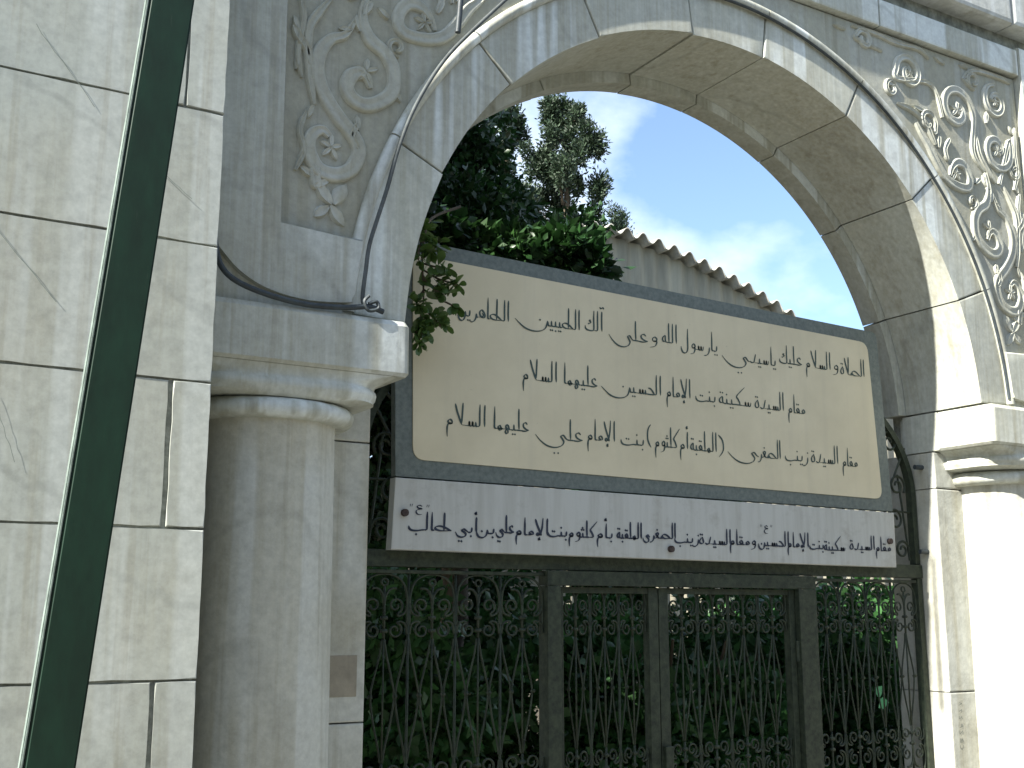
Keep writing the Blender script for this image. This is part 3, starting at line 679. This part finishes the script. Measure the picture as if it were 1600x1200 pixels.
PEN = {
 'ا': dict(i=(.17, [AL]), f=(.15, [[(.02, 0), (-.06, .01), (-.09, .08), (-.085, .4), (-.075, 1.0)]])),
 'آ': dict(i=(.17, [AL, [(.05, 1.14), (-.03, 1.2), (-.11, 1.14), (-.2, 1.2)]])),
 'أ': dict(i=(.17, [[(x, y * .86) for x, y in AL], HZ(-.03, 1.0)]), f=(.15, [[(.02, 0), (-.06, .01), (-.09, .08), (-.085, .4), (-.075, .86)], HZ(-.03, 1.0)])),
 'إ': dict(i=(.17, [AL, HZ(-.03, -.26)])),
 'ل': dict(i=(.52, [[(-.06, 1.0), (-.075, .5), (-.075, .1), (-.1, -.12), (-.2, -.26), (-.36, -.26), (-.46, -.1), (-.48, .05)]]), f=(.54, [[(.02, 0), (-.08, .0)], [(-.07, 1.0), (-.08, .5), (-.08, .1), (-.1, -.12), (-.2, -.26), (-.36, -.26), (-.46, -.1), (-.48, .05)]]),
          s=(.20, [[(-.06, 1.0), (-.075, .5), (-.075, .12), (-.11, .01), (-.22, 0)]]), m=(.24, [[(.02, 0), (-.08, .0), (-.26, 0)], [(-.10, 1.0), (-.11, .5), (-.10, .02)]])),
 'LA': dict(i=(.44, [[(-.05, 1.0), (-.09, .5), (-.17, .12), (-.28, .0), (-.36, .03), (-.33, .12), (-.2, .04), (-.12, .0)], [(-.42, .93), (-.34, .6), (-.22, .25), (-.12, .0)]]),
           f=(.44, [[(.02, 0), (-.12, .0)], [(-.07, 1.0), (-.10, .5), (-.13, .05)], [(-.42, .93), (-.34, .6), (-.22, .25), (-.12, .0)]])),
 'ب': dict(i=(.66, [[(-.02, .16)] + BA[1:]], [(-.33, -.26)]), f=(.68, [BA], [(-.33, -.26)]), s=TOOTH_S + ([(-.10, -.22)],), m=TOOTH_M + ([(-.13, -.22)],)),
 'ت': dict(i=(.66, [[(-.02, .16)] + BA[1:]], [(-.27, .24), (-.38, .25)]), f=(.68, [BA], [(-.27, .24), (-.38, .25)]), s=TOOTH_S + ([(-.04, .46), (-.15, .47)],), m=TOOTH_M + ([(-.07, .46), (-.18, .47)],)),
 'ث': dict(s=TOOTH_S, m=TOOTH_M + ([(-.07, .42), (-.19, .42), (-.13, .54)],)),
 'ن': dict(i=(.54, [BOWLN], [(-.29, .12)]), f=(.56, [[(.02, 0), (-.05, .01), (-.08, .20)], BOWLN], [(-.29, .10)]), s=TOOTH_S + ([(-.07, .48)],), m=TOOTH_M + ([(-.13, .47)],)),
 'ي': dict(i=(.60, [YA], [(-.3, -.52), (-.42, -.51)]), f=(.60, [YA], [(-.3, -.52), (-.42, -.51)]), s=TOOTH_S + ([(-.05, -.2), (-.17, -.2)],), m=TOOTH_M + ([(-.07, -.2), (-.19, -.2)],)),
 'ى': dict(i=(.60, [YA]), f=(.60, [YA])),
 'س': dict(s=(.54, [SIN]), m=(.58, [[(.02, 0), (-.04, .0), (-.06, .19)], SIN])),
 'ص': dict(s=(.94, [SAD, SADT[0], SADT[1]]), m=(.94, [[(.02, 0), (-.10, 0)], SAD, SADT[0], SADT[1]])),
 'ط': dict(s=(.78, [SAD, [(-.60, .02), (-.80, 0)], [(-.32, 1.0), (-.33, .5), (-.35, .0)]]), m=(.78, [[(.02, 0), (-.10, 0)], SAD, [(-.60, .02), (-.80, 0)], [(-.32, 1.0), (-.33, .5), (-.35, .0)]])),
 'ع': dict(i=(.36, [[(-.06, .34), (-.16, .42), (-.27, .34), (-.22, .22), (-.06, .17), (-.24, .10), (-.32, -.06), (-.24, -.24), (-.06, -.24)]]), s=(.42, [[(-.08, .30), (-.17, .38), (-.28, .32), (-.28, .19), (-.17, .09), (.0, .05)], [(.0, .05), (-.2, -.015), (-.44, 0)]])),
 'غ': dict(m=(.40, [[(.02, 0), (-.10, .02), (-.24, .15), (-.30, .27), (-.18, .31), (-.10, .25), (-.18, .12), (-.3, .01), (-.42, 0)]], [(-.2, .50)])),
 'ح': dict(m=(.44, [[(-.34, .30), (-.2, .27), (-.08, .14), (.02, 0)], [(.02, 0), (-.2, -.012), (-.46, 0)]])),
 'ق': dict(m=(.36, [[(.02, 0), (-.08, .02), (-.10, .16), (-.19, .25), (-.27, .16), (-.2, .05), (-.12, .03), (-.24, 0), (-.38, 0)]], [(-.13, .46), (-.25, .47)])),
 'ك': dict(s=(.40, [[(.14, .96), (-.10, .68), (-.29, .44), (-.21, .28), (-.13, .10), (-.16, .01), (-.42, 0)]]), m=(.44, [[(.02, 0), (-.42, 0), (-.46, 0)], [(.16, .96), (-.10, .68), (-.29, .44), (-.21, .28), (-.13, .10), (-.14, .0)]]),
          f=(.58, [[(.02, 0), (-.08, .02)], [(-.06, .98), (-.08, .5), (-.08, .06), (-.2, -.03), (-.42, -.01), (-.52, .06), (-.54, .2)], [(-.22, .50), (-.31, .47), (-.24, .38), (-.34, .30), (-.40, .31)]])),
 'م': dict(i=(.32, [MT]), f=(.32, [[(.02, 0), (-.05, .02)], MT]), s=(.34, [[(-.12, .0), (-.03, .05), (-.05, .16), (-.14, .20), (-.21, .11), (-.13, .01), (-.36, 0)]]), m=(.36, [[(.02, 0), (-.10, .03), (-.17, .14), (-.26, .08), (-.20, -.05), (-.11, -.04), (-.10, .02), (-.2, .0), (-.38, 0)]])),
 'ه': dict(s=(.46, [[(-.30, .01), (-.10, .01), (-.04, .12), (-.12, .28), (-.24, .36), (-.35, .24), (-.30, .08), (-.18, .04), (-.14, .14), (-.22, .22)], [(-.28, .03), (-.48, 0)]]),
          m=(.42, [[(.02, 0), (-.10, .01), (-.16, .16), (-.25, .20), (-.28, .09), (-.20, .0), (-.18, -.14), (-.26, -.2), (-.31, -.10), (-.26, .0), (-.44, 0)]]), f=(.30, [[(.02, 0), (-.08, .05), (-.10, .32), (-.22, .24), (-.26, .1), (-.18, .02), (-.09, .04)]])),
 'ة': dict(i=(.32, [[(-.10, .42), (-.06, .26), (-.03, .10), (-.10, .01), (-.24, .02), (-.28, .15), (-.20, .30), (-.10, .40)]], [(-.10, .56), (-.22, .57)]), f=(.30, [[(.02, 0), (-.08, .05), (-.10, .32), (-.22, .24), (-.26, .1), (-.18, .02), (-.09, .04)]], [(-.08, .54), (-.20, .55)])),
 'و': dict(i=(.34, [WAW]), f=(.34, [[(.02, 0), (-.07, .03)], WAW])),
 'ر': dict(i=(.30, [[(-.06, .20), (-.07, .02), (-.13, -.13), (-.26, -.24), (-.40, -.26)]]), f=(.34, [[(.02, 0), (-.06, .01), (-.09, .16)], [(-.09, .16), (-.10, .0), (-.17, -.15), (-.30, -.25), (-.44, -.26)]])),
 'د': dict(f=(.52, [[(.02, 0), (-.22, .0)], [(-.12, .46), (-.19, .22), (-.26, .02), (-.40, -.02), (-.52, .05)]]), i=(.38, [[(-.10, .34), (-.06, .14), (-.08, .02), (-.22, -.01), (-.36, .05)]])),
 ')': dict(i=(.16, [[(-.12, 1.02), (-.04, .75), (-.03, .25), (-.12, -.12)]])), '(': dict(i=(.16, [[(-.04, 1.02), (-.12, .75), (-.13, .25), (-.04, -.12)]])),
 '"': dict(i=(.22, [[(-.05, .5), (-.07, .3)], [(-.13, .5), (-.15, .3)]])),
}
PEN['ز'] = dict(i=PEN['ر']['i'] + ([(-.06, .44)],), f=PEN['ر']['f'] + ([(-.09, .42)],))
def lay(body, pen):
    """strokes of a word as (points, widths) with the right edge at x=0; dots as centres; returns the tail join too"""
    out = []; dots = []; x = 0.; i = 0; prev = False; n = len(body); joins = []
    JOIN = 'بتثنيسصطعغحقكلمه'
    while i < n:
        c = body[i]; k = 1
        if c == 'ل' and i + 1 < n and body[i + 1] in 'اأإ':
            if body[i + 1] == 'إ': out.append([(p + x - .14, q) for p, q in HZ(-.03, -.28)])
            c = 'LA'; k = 2; j = False
        else: j = c in JOIN and i + 1 < n and body[i + 1] in PEN and body[i + 1] not in '()"'
        form = ('m' if j else 'f') if prev else ('s' if j else 'i')
        g = PEN[c].get(form) or PEN[c].get('i') or list(PEN[c].values())[0]
        joins.append((x, prev, len(out), len(dots)))
        for s in g[1]: out.append([(p + x, q) for p, q in s])
        if len(g) > 2: dots += [(p + x, q) for p, q in g[2]]
        x -= g[0] + (0 if j else .07)
        prev = j; i += k
    return out, dots, joins, x
def word(body, xl, xr, zb, tail, y, h, mat, parent, pen=.085, seed=0):
    rr = random.Random(hash_(body) + seed); out, dots, joins, xe = lay(body, pen)
    if tail:
        x0, pv, no, nd = joins[-1]; out = out[:no]; dots = dots[:nd]; lo, hi = x0, max(p for s in out for p, q in s)
        fx = lambda p: tail + (p - lo) / (hi - lo) * (xr - tail); c0 = body[-1]; wd = tail + .001 - xl
        if c0 == 'ن': T_ = [[(1.0, 0), (.965, .01), (.94, .22)], [(.94, .22), (.915, .02), (.86, -.18), (.72, -.32), (.50, -.36), (.26, -.24), (.0, .12)]]; D_ = [(.72, .22)]
        else:
            T_ = [[(1.02, .0), (.95, .06), (.87, .20), (.79, .15), (.84, .02), (.88, -.12), (.80, -.30), (.60, -.40), (.36, -.34), (.16, -.14), (.0, .14)]]; D_ = [(.58, -.66), (.70, -.65)] if c0 == 'ي' else []
        tl = [[(xl + u * wd, v) for u, v in s] for s in T_]; dt = [(xl + u * wd, v) for u, v in D_]
    else:
        hi = max(p for s in out for p, q in s); lo = min(p for s in out for p, q in s); fx = lambda p: xl + (p - lo) / (hi - lo) * (xr - xl); tl = []; dt = []
    V = []; F = []; yy = y
    S_ = [[(fx(p), q) for p, q in s] for s in out] + tl
    for s in S_:
        P = catmull([(a, q * h) for a, q in s], 5) if len(s) > 2 else [np.array((a, q * h)) for a, q in s]; n = len(P); n0 = len(V); yy -= .00003
        for i in range(n):
            d = P[min(i + 1, n - 1)] - P[max(i - 1, 0)]; d = d / (np.hypot(*d) + 1e-9); th = math.atan2(d[1], d[0])
            w = pen * h * (.42 + .78 * abs(math.sin(th - R(28)))); e = min(1, .45 + 4 * i / n, .30 + 4 * (n - 1 - i) / n); w *= e * .5
            nn = np.array([-d[1], d[0]]); a = P[i] + nn * w; b = P[i] - nn * w; V += [(a[0], yy, zb + a[1] + GZ), (b[0], yy, zb + b[1] + GZ)]
        F += [(n0 + 2 * i, n0 + 2 * i + 1, n0 + 2 * i + 3, n0 + 2 * i + 2) for i in range(n - 1)]
    for a, q in [(fx(p), q) for p, q in dots] + dt:
        n0 = len(V); r = pen * h * .62; V += [(a - r * 1.1, yy, zb + q * h + GZ), (a, yy, zb + q * h - r + GZ), (a + r * 1.1, yy, zb + q * h + GZ), (a, yy, zb + q * h + r + GZ)]; F.append((n0, n0 + 1, n0 + 2, n0 + 3))
    me = bpy.data.meshes.new('word'); me.from_pydata(V, [], F); me.update()
    return link('word', me, mat, parent)
def hash_(s): return sum(ord(c) * (i + 1) for i, c in enumerate(s))
# ---------------------------------------------------------------- sign board
def rpoly(pts, rad, n=6):
    """round the corners of a convex polygon"""
    out = []; m = len(pts)
    for i in range(m):
        p = Vector(pts[i]); a = (Vector(pts[i - 1]) - p).normalized(); b_ = (Vector(pts[(i + 1) % m]) - p).normalized()
        r = rad[i]
        for k in range(n + 1):
            t_ = k / n; q = (p + a * r) * (1 - t_) ** 2 + p * 2 * t_ * (1 - t_) + (p + b_ * r) * t_ ** 2; out.append((q.x, q.y))
    return out
SB = thing('shrine_sign', 'large cream sign with three lines of Arabic lettering and a grey metal border', 'sign', (2.84, 3.52, .44))
prism('metal_border', rpoly([(1.673, .4415), (4.031, .4285), (3.994, 1.212), (1.655, 1.262)], [.004, .004, .03, .03]), 3.512, 3.545, M_frame, SB, .002)
prism('cream_panel', rpoly([(1.734, .501), (3.968, .4775), (3.929, 1.158), (1.722, 1.208)], [.045, .045, .045, .045]), 3.508, 3.5122, M_cream, SB, .0008)
for w_, xl, xr, zb, tl in BOARD:
    word('الله' if w_ == 'ﷲ' else w_, xl, xr, zb, tl, 3.5070, .077, M_ink, SB, .086)
PB = thing('name_plate', 'long white plate hand lettered in one dark Arabic line, bolted under the cream sign', 'sign', (2.84, 3.52, .2))
prism('plate', [(1.659, .202), (4.026, .190), (4.030, .4215), (1.670, .4365)], 3.505, 3.545, M_plate, PB, .003)
for w_, xl, xr, zb in PLATE:
    q = w_.startswith('"')
    word(w_, xl, xr, zb, 0, 3.5035, .060 if not q else .045, M_ink2, PB, .125 if not q else .11)
for x, z in ((1.703, .322), (2.806, .234), (3.988, .299)):
    loft_pts = [(x, 3.492, z), (x, 3.506, z)]
    link('bolt', tube_me('bolt', loft_pts, .0125, 10), M_rust, PB, 40)

# ---------------------------------------------------------------- foliage helpers
def leaf_cloud(name, clumps, n, size, mat, parent, seed=1, elong=1.6, droop=0., shell=.55, fold=.25):
    """clumps: (x,y,z,rx,ry,rz,weight); leaves are small folded blades spread through each clump"""
    r = np.random.default_rng(seed); W_ = np.array([c[6] for c in clumps], float); W_ /= W_.sum()
    idx = r.choice(len(clumps), n, p=W_); c = np.array([c[:6] for c in clumps])[idx]
    d = r.normal(size=(n, 3)); d /= np.linalg.norm(d, axis=1)[:, None]; rad = (shell + (1 - shell) * r.random(n)) * (.75 + .35 * r.random(n))
    lump = 1 + .18 * np.sin(d[:, 0] * 7 + idx) * np.cos(d[:, 2] * 6 + idx * 1.7)
    P = c[:, :3] + d * c[:, 3:6] * (rad * lump)[:, None]
    a = r.normal(size=(n, 3)) * .8 + d * .9; a[:, 2] -= droop; a /= np.linalg.norm(a, axis=1)[:, None]
    b_ = np.cross(a, r.normal(size=(n, 3))); b_ /= np.linalg.norm(b_, axis=1)[:, None]; nn = np.cross(a, b_)
    s = size * (.6 + .8 * r.random(n))[:, None]; w = s / elong * .5
    v0 = P; v1 = P + a * s * .5 + b_ * w + nn * w * fold; v2 = P + a * s; v3 = P + a * s * .5 - b_ * w + nn * w * fold
    V = np.stack([v0, v1, v2, v3], 1).reshape(-1, 3); V[:, 2] += GZ
    me = bpy.data.meshes.new(name); me.vertices.add(4 * n); me.vertices.foreach_set('co', V.ravel())
    me.loops.add(6 * n); base = np.arange(n)[:, None] * 4; me.loops.foreach_set('vertex_index', (base + np.array([0, 1, 2, 0, 2, 3])).ravel())
    me.polygons.add(2 * n); me.polygons.foreach_set('loop_start', np.arange(2 * n) * 3); me.polygons.foreach_set('loop_total', np.full(2 * n, 3))
    me.update(calc_edges=True); me.validate()
    return link(name, me, mat, parent)
def limb(name, p0, p1, r0, r1, parent, seed=0, mat=None, n=8):
    rr = random.Random(seed); P = []
    for i in range(n + 1):
        s = i / n; P.append(tuple(p0[k] + (p1[k] - p0[k]) * s + (rr.uniform(-.03, .03) if 0 < i else 0) for k in range(3)))
    return tube(name, P, r0, mat or M_bark, parent, 8, [1 + (r1 / r0 - 1) * i / n for i in range(n + 1)])

# broadleaf tree behind the sign
T = thing('citrus_tree', 'dark green broadleaf tree rising behind the upper left of the sign', 'tree', (3.0, 5.7, -1.6))
limb('trunk', (3.0, 5.7, -1.6), (3.05, 5.65, .9), .10, .06, T, 1)
for i, q in enumerate([(2.5, 5.6, 2.0), (3.4, 5.5, 2.3), (3.2, 5.9, 2.6), (3.7, 5.6, 1.9)]): limb('limb', (3.05, 5.65, .7), q, .045, .015, T, i + 3)
r_ = random.Random(5); cl = []
for i in range(34):
    x = r_.uniform(2.1, 3.45); z = r_.uniform(.7, 2.5); y = r_.uniform(5.2, 6.1)
    if z > 2.1 and x > 3.0: z -= .45
    k = r_.uniform(.20, .34); cl.append((x, y, z, k * 1.1, k, k * .9, k ** 2))
for i in range(14): cl.append((r_.uniform(1.9, 3.0), r_.uniform(4.9, 5.6), r_.uniform(.1, 1.3), .28, .25, .26, .08))
for q in [(3.75, 5.5, 1.95, .22, .2, .17, .05), (3.68, 5.4, 2.15, .2, .2, .17, .05), (3.55, 5.5, 1.85, .25, .2, .2, .07), (2.85, 5.5, 2.5, .2, .2, .2, .05), (3.05,5.5,2.55,.18,.2,.14,.03), (3.3,5.5,2.2,.2,.2,.2,.05), (2.95,5.5,2.66,.17,.2,.14,.04), (3.12,5.6,2.72,.12,.2,.10,.02), (2.7,5.5,2.6,.2,.2,.2,.05), (3.1,5.6,2.5,.24,.2,.2,.07), (3.25,5.7,2.58,.2,.2,.18,.05), (3.4,5.7,2.32,.24,.2,.2,.07), (3.52,5.7,2.15,.22,.2,.2,.06), (3.3,5.6,2.75,.10,.12,.12,.015), (2.95,5.6,2.35,.25,.2,.22,.08)]: cl.append(q)
leaf_cloud('crown', cl, 60000, .046, M_leaf, T, 3, 1.7)
# low branch with larger leaves that rests over the top edge of the sign
leaf_cloud('branch_leaves', [(1.98 + .2 * i, 4.3, 1.56 - .0 * i + .03 * math.sin(i * 2), .16, .16, .12, 1) for i in range(6)] + [(2.95, 4.3, 1.50, .13, .12, .06, .7), (2.85, 4.3, 1.62, .2, .15, .1, 1)], 4200, .060, M_leaf, T, 9, 1.8)
limb('limb', (3.05, 5.65, .7), (2.3, 4.4, 1.5), .04, .012, T, 12)

def cypress(label, x, y, h0, h1, prof, seed, n, grp=None):
    t = thing('cypress_tree', label, 'tree', (x, y, -1.6)); limb('trunk', (x, y, -1.6), (x + .05, y, h1 - .5), .16, .02, t, seed)
    rr = random.Random(seed); cl = []
    for i in range(int((h1 - h0) * 24)):
        s = rr.random(); z = h0 + (h1 - h0) * s; w = np.interp(s, *zip(*prof)); a = rr.uniform(0, 6.28); q = rr.uniform(.25, 1.0)
        k = rr.uniform(.09, .20) * (1.15 - .35 * s)
        cl.append((x + math.cos(a) * w * q, y + math.sin(a) * w * q * .8, z, k, k, k * 1.5, k * k))
    for i in range(26): # thin twigs carrying the outer tufts
        c = cl[rr.randrange(len(cl))]
        limb('limb', (x, y, c[2] - .25), (c[0], c[1], c[2]), .018, .006, t, i, n=3)
    leaf_cloud('crown', cl, int(n * 1.7), .058, M_cyp, t, seed, 2.6, -.5, .25)
    return t
cypress('tall ragged dark cypress against the sky at the centre of the arch', 8.0, 12.0, 2.6, 6.68, [(0, .8), (.55, .78), (.72, .68), (.85, .48), (1, .2)], 21, 42000)
cypress('narrow dark cypress tip just left of the ragged tall one', 7.28, 12.3, 2.6, 6.55, [(0, .6), (.7, .5), (.9, .28), (1, .06)], 33, 24000)
cypress('small distant treetop poking above the corrugated roof', 10.7, 14.5, 3.6, 6.28, [(0, .5), (.8, .28), (1, .08)], 45, 7000)
# unseen tree added behind the left pier to shade the shrubs
T = thing('garden_tree', 'unseen leafy tree added behind the left side of the gateway for shade', 'tree', (.8, 6.3, -1.6))
limb('trunk', (.8, 6.3, -1.6), (.8, 6.3, 2.2), .16, .07, T, 2)
cl = []
for i in range(70):
    y = r_.uniform(4.3, 7.0); cl.append((r_.uniform(-1.0, .43 * y - .45), y, r_.uniform(.6, 4.4), .5, .45, .42, .2))
for i in range(26): cl.append((r_.uniform(-1.4, 1.35), r_.uniform(4.15, 4.9), r_.uniform(.8, 4.6), .45, .35, .42, .2))  # extra hidden clumps placed to keep sun off the shrubs
leaf_cloud('crown', cl, 62000, .11, M_leaf, T, 17, 1.5)
T = thing('garden_tree', 'leafy garden tree standing behind the left pier, farthest back', 'tree', (2.6, 9.8, -1.6))
limb('trunk', (2.6, 9.8, -1.6), (2.6, 9.8, 2.2), .16, .07, T, 2)
cl = [(2.6 + r_.uniform(-1.6, 1.6), 9.8 + r_.uniform(-1.2, 1.2), r_.uniform(1.3, 4.0), .5, .5, .45, .2) for i in range(40)]
leaf_cloud('crown', cl, 26000, .085, M_leaf, T, 18, 1.6)

# shrubs behind the gate
def shrub(x, y, w, top, label, seed, n=17000):
    t = thing('garden_shrub', label, 'shrub', (x, y, -1.6)); rr = random.Random(seed)
    for k in range(7): limb('stem', (x + rr.uniform(-.1, .1), y, -1.6), (x + rr.uniform(-w, w) * .7, y + rr.uniform(-.3, .3), top - .35), .022, .008, t, seed + k, n=4)
    cl = []
    for k in range(30):
        z = rr.uniform(-1.5, top - .14); q = 1 - .35 * abs(z - (top - 1.6) / 2) / 1.2
        cl.append((x + rr.uniform(-w, w) * q, y + rr.uniform(-.4, .4), z, .27, .25, .24, 1))
    leaf_cloud('foliage', cl, n, .062, M_shrub, t, seed, 1.7)
shrub(2.05, 4.9, .42, .13, 'dark leafy shrub behind the left side panel of the gate', 50)
shrub(2.75, 5.2, .45, .16, 'dark leafy shrub behind the narrower left gate leaf', 60)
shrub(3.75, 4.9, .50, .20, 'dark leafy shrub behind the wider right gate leaf', 70)
shrub(4.75, 5.1, .50, .18, 'dark leafy shrub behind the gap between leaf and right panel', 80)
shrub(5.75, 5.1, .55, .15, 'dark leafy shrub behind the right side panel of the gate', 90)
shrub(6.9, 5.6, .6, .20, 'dark leafy shrub beyond the right jamb', 95)
shrub(3.3, 6.6, .6, .9, 'tall dark shrub in the second row behind the left leaf', 100)
shrub(5.0, 6.7, .7, .9, 'tall dark shrub in the second row behind the right leaf', 110)
shrub(6.6, 7.0, .7, .30, 'tall dark shrub in the second row behind the right panel', 120)
W_ = thing('garden_wall', 'pale rendered garden wall glimpsed between the shrubs behind the gate', 'wall', (5.0, 7.9, -1.6))
prism('render', rect(1.4, 5.2, -1.6, .30), 7.9, 8.1, M_gwall, W_, .01); prism('coping', rect(1.35, 5.25, .302, .36), 7.86, 8.14, M_gwall, W_, .01)
# bright scrap of leaf on the right panel
t = thing('bright_leaf_pair', 'two small bright mint green leaves caught in the right side panel', 'leaf', (4.05, 3.62, -.35))
for (x, z, s, a) in ((3.985, -.325, .030, .4), (4.005, -.375, .034, -.5)):
    me = bpy.data.meshes.new('leaf'); ca, sa = math.cos(a), math.sin(a)
    V = [(-.6, 0, -.9), (.5, .2, -.5), (.7, -.1, .5), (-.2, .2, .8), (-.8, 0, .2)]
    me.from_pydata([(x + (u * ca - w * sa) * s, 3.60 + v * s, z + (u * sa + w * ca) * s + GZ) for u, v, w in V], [], [(0, 1, 2, 3, 4)]); link('leaf', me, M_mint, t)

# ---------------------------------------------------------------- shed with curved corrugated roof
SH = thing('corrugated_shed', 'shed with arched corrugated roof edge seen above the sign against the sky', 'shed', (6.1, 8.2, -1.6))
def roofz(x):
    u = x - 5.95; d = abs(u)
    return 3.345 - .145 * d ** 1.65 if u > 0 else 3.345 - .10 * d ** 1.8
gx = np.linspace(4.0, 11.2, 70)
pts = [(float(x), roofz(float(x)) - .05) for x in gx]; pts = [(4.0, -1.6)] + pts + [(11.2, -1.6)]
prism('mortar_body', pts, 8.26, 8.5, M_shed, SH, 0)
# corrugated gable sheeting
V = []; F = []; xs_ = np.arange(4.0, 11.2, .02)
for x in xs_:
    y = 8.235 + .013 * math.sin(x * 2 * math.pi / .155)
    V += [(x, y, -1.6 + GZ), (x, y, roofz(x) - .03 + GZ)]
for i in range(len(xs_) - 1): F.append((2 * i, 2 * i + 2, 2 * i + 3, 2 * i + 1))
me = bpy.data.meshes.new('gable_sheet'); me.from_pydata(V, [], F); link('gable_sheet', me, M_shed, SH, 179)
V = []; F = []; xs_ = np.arange(3.9, 11.3, .014); ny = 8
for x in xs_:
    z = roofz(x) + .036 * math.sin(x * 2 * math.pi / .178)
    for k in range(ny):
        y = 8.10 + 3.5 * k / (ny - 1)
        V += [(x, y, z + GZ), (x, y, z - .010 + GZ)]
m_ = ny * 2
for i in range(len(xs_) - 1):
    for k in range(ny - 1):
        a = i * m_ + 2 * k; F.append((a, a + 2, a + 2 + m_, a + m_)); F.append((a + 1, a + 1 + m_, a + 3 + m_, a + 3))
    a = i * m_; F.append((a, a + m_, a + 1 + m_, a + 1))
me = bpy.data.meshes.new('roof_sheet'); me.from_pydata(V, [], F); link('roof_sheet', me, M_roof, SH, 179)

# ---------------------------------------------------------------- leafy sprig in front of the sign
SP = thing('leafy_sprig', 'leafy green twig hanging over the left end of the cream sign beside the capital', 'branch', (1.75, 3.45, 1.3))
main = [(2.05, 3.78, 1.52), (1.86, 3.62, 1.40), (1.75, 3.47, 1.29), (1.715, 3.425, 1.17), (1.72, 3.42, 1.05), (1.715, 3.42, .93)]
def c3(p, k=5):
    P = [Vector(q) for q in p]; P = [P[0]] + P + [P[-1]]; out = []
    for i in range(1, len(P) - 2):
        a, b, c, d = P[i - 1:i + 3]
        for s in range(k):
            t = s / k; out.append(.5 * ((2 * b) + (-a + c) * t + (2 * a - 5 * b + 4 * c - d) * t * t + (-a + 3 * b - 3 * c + d) * t ** 3))
    return out + [P[-1]]
mp_ = c3(main); tube('twig', [tuple(p) for p in mp_], .006, M_bark, SP, 6, [1 - .6 * i / (len(mp_) - 1) for i in range(len(mp_))])
def leafmesh():
    V = []; F = []; prof = [(0, .05), (.15, .35), (.4, .8), (.65, 1), (.85, .8), (1, .1)]
    for s, w in prof:
        z = -.12 * s * s
        V += [(s, -w * .27, z + w * .05), (s, 0, z), (s, w * .27, z + w * .05)]
    for i in range(len(prof) - 1):
        a = 3 * i; F += [(a, a + 1, a + 4, a + 3), (a + 1, a + 2, a + 5, a + 4)]
    me = bpy.data.meshes.new('leaf'); me.from_pydata(V, [], F); me.materials.append(M_sprig); me.polygons.foreach_set('use_smooth', [True] * len(F)); return me
LM = leafmesh(); rl = random.Random(11)
side = [[(1.72, 3.425, 1.13), (1.76, 3.40, 1.10), (1.80, 3.39, 1.09), (1.83, 3.39, 1.085)], [(1.72, 3.42, 1.06), (1.77, 3.40, 1.03), (1.82, 3.39, 1.01)], [(1.715, 3.42, 1.0), (1.75, 3.40, .96), (1.775, 3.39, .93)],
        [(1.715, 3.42, .97), (1.69, 3.41, .93), (1.685, 3.40, .90)], [(1.72, 3.43, 1.2), (1.70, 3.41, 1.23), (1.70, 3.40, 1.27)], [(1.72, 3.43, 1.17), (1.745, 3.40, 1.20), (1.76, 3.39, 1.22)], [(1.72,3.42,1.06),(1.69,3.4,1.02),(1.68,3.39,.99)], [(1.72,3.42,1.10),(1.75,3.40,1.06),(1.79,3.38,1.05)], [(1.72,3.42,1.15),(1.74,3.40,1.14),(1.78,3.38,1.13)], [(1.715,3.42,.98),(1.70,3.4,.95),(1.72,3.39,.91)], [(1.715,3.42,.95),(1.70,3.41,.90),(1.705,3.40,.86)], [(1.73,3.45,1.24),(1.69,3.40,1.19),(1.68,3.385,1.15)]]
tips = [p for p in mp_[8:]]
for s_ in side:
    q = c3(s_, 4); tube('twig', [tuple(p) for p in q], .0035, M_bark, SP, 5); tips += q[2:] * 2
for i in range(250):
    p = rl.choice(tips); o = bpy.data.objects.new('leaf', LM); C.objects.link(o)
    k = rl.uniform(.032, .056)
    o.location = (p.x + rl.uniform(-.006, .006), p.y + rl.uniform(-.012, .006), p.z + GZ + rl.uniform(-.006, .006)); o.scale = (k, k, k)
    d = Vector((rl.uniform(-.75, 1), rl.uniform(-1, .3), rl.uniform(-1, .5))).normalized()
    o.rotation_euler = (d.to_track_quat('X', 'Z').to_matrix().to_4x4() @ Matrix.Rotation(rl.uniform(-1.2, 1.2), 4, 'X')).to_euler()
    o.parent = SP; o.matrix_parent_inverse = SP.matrix_world.inverted()
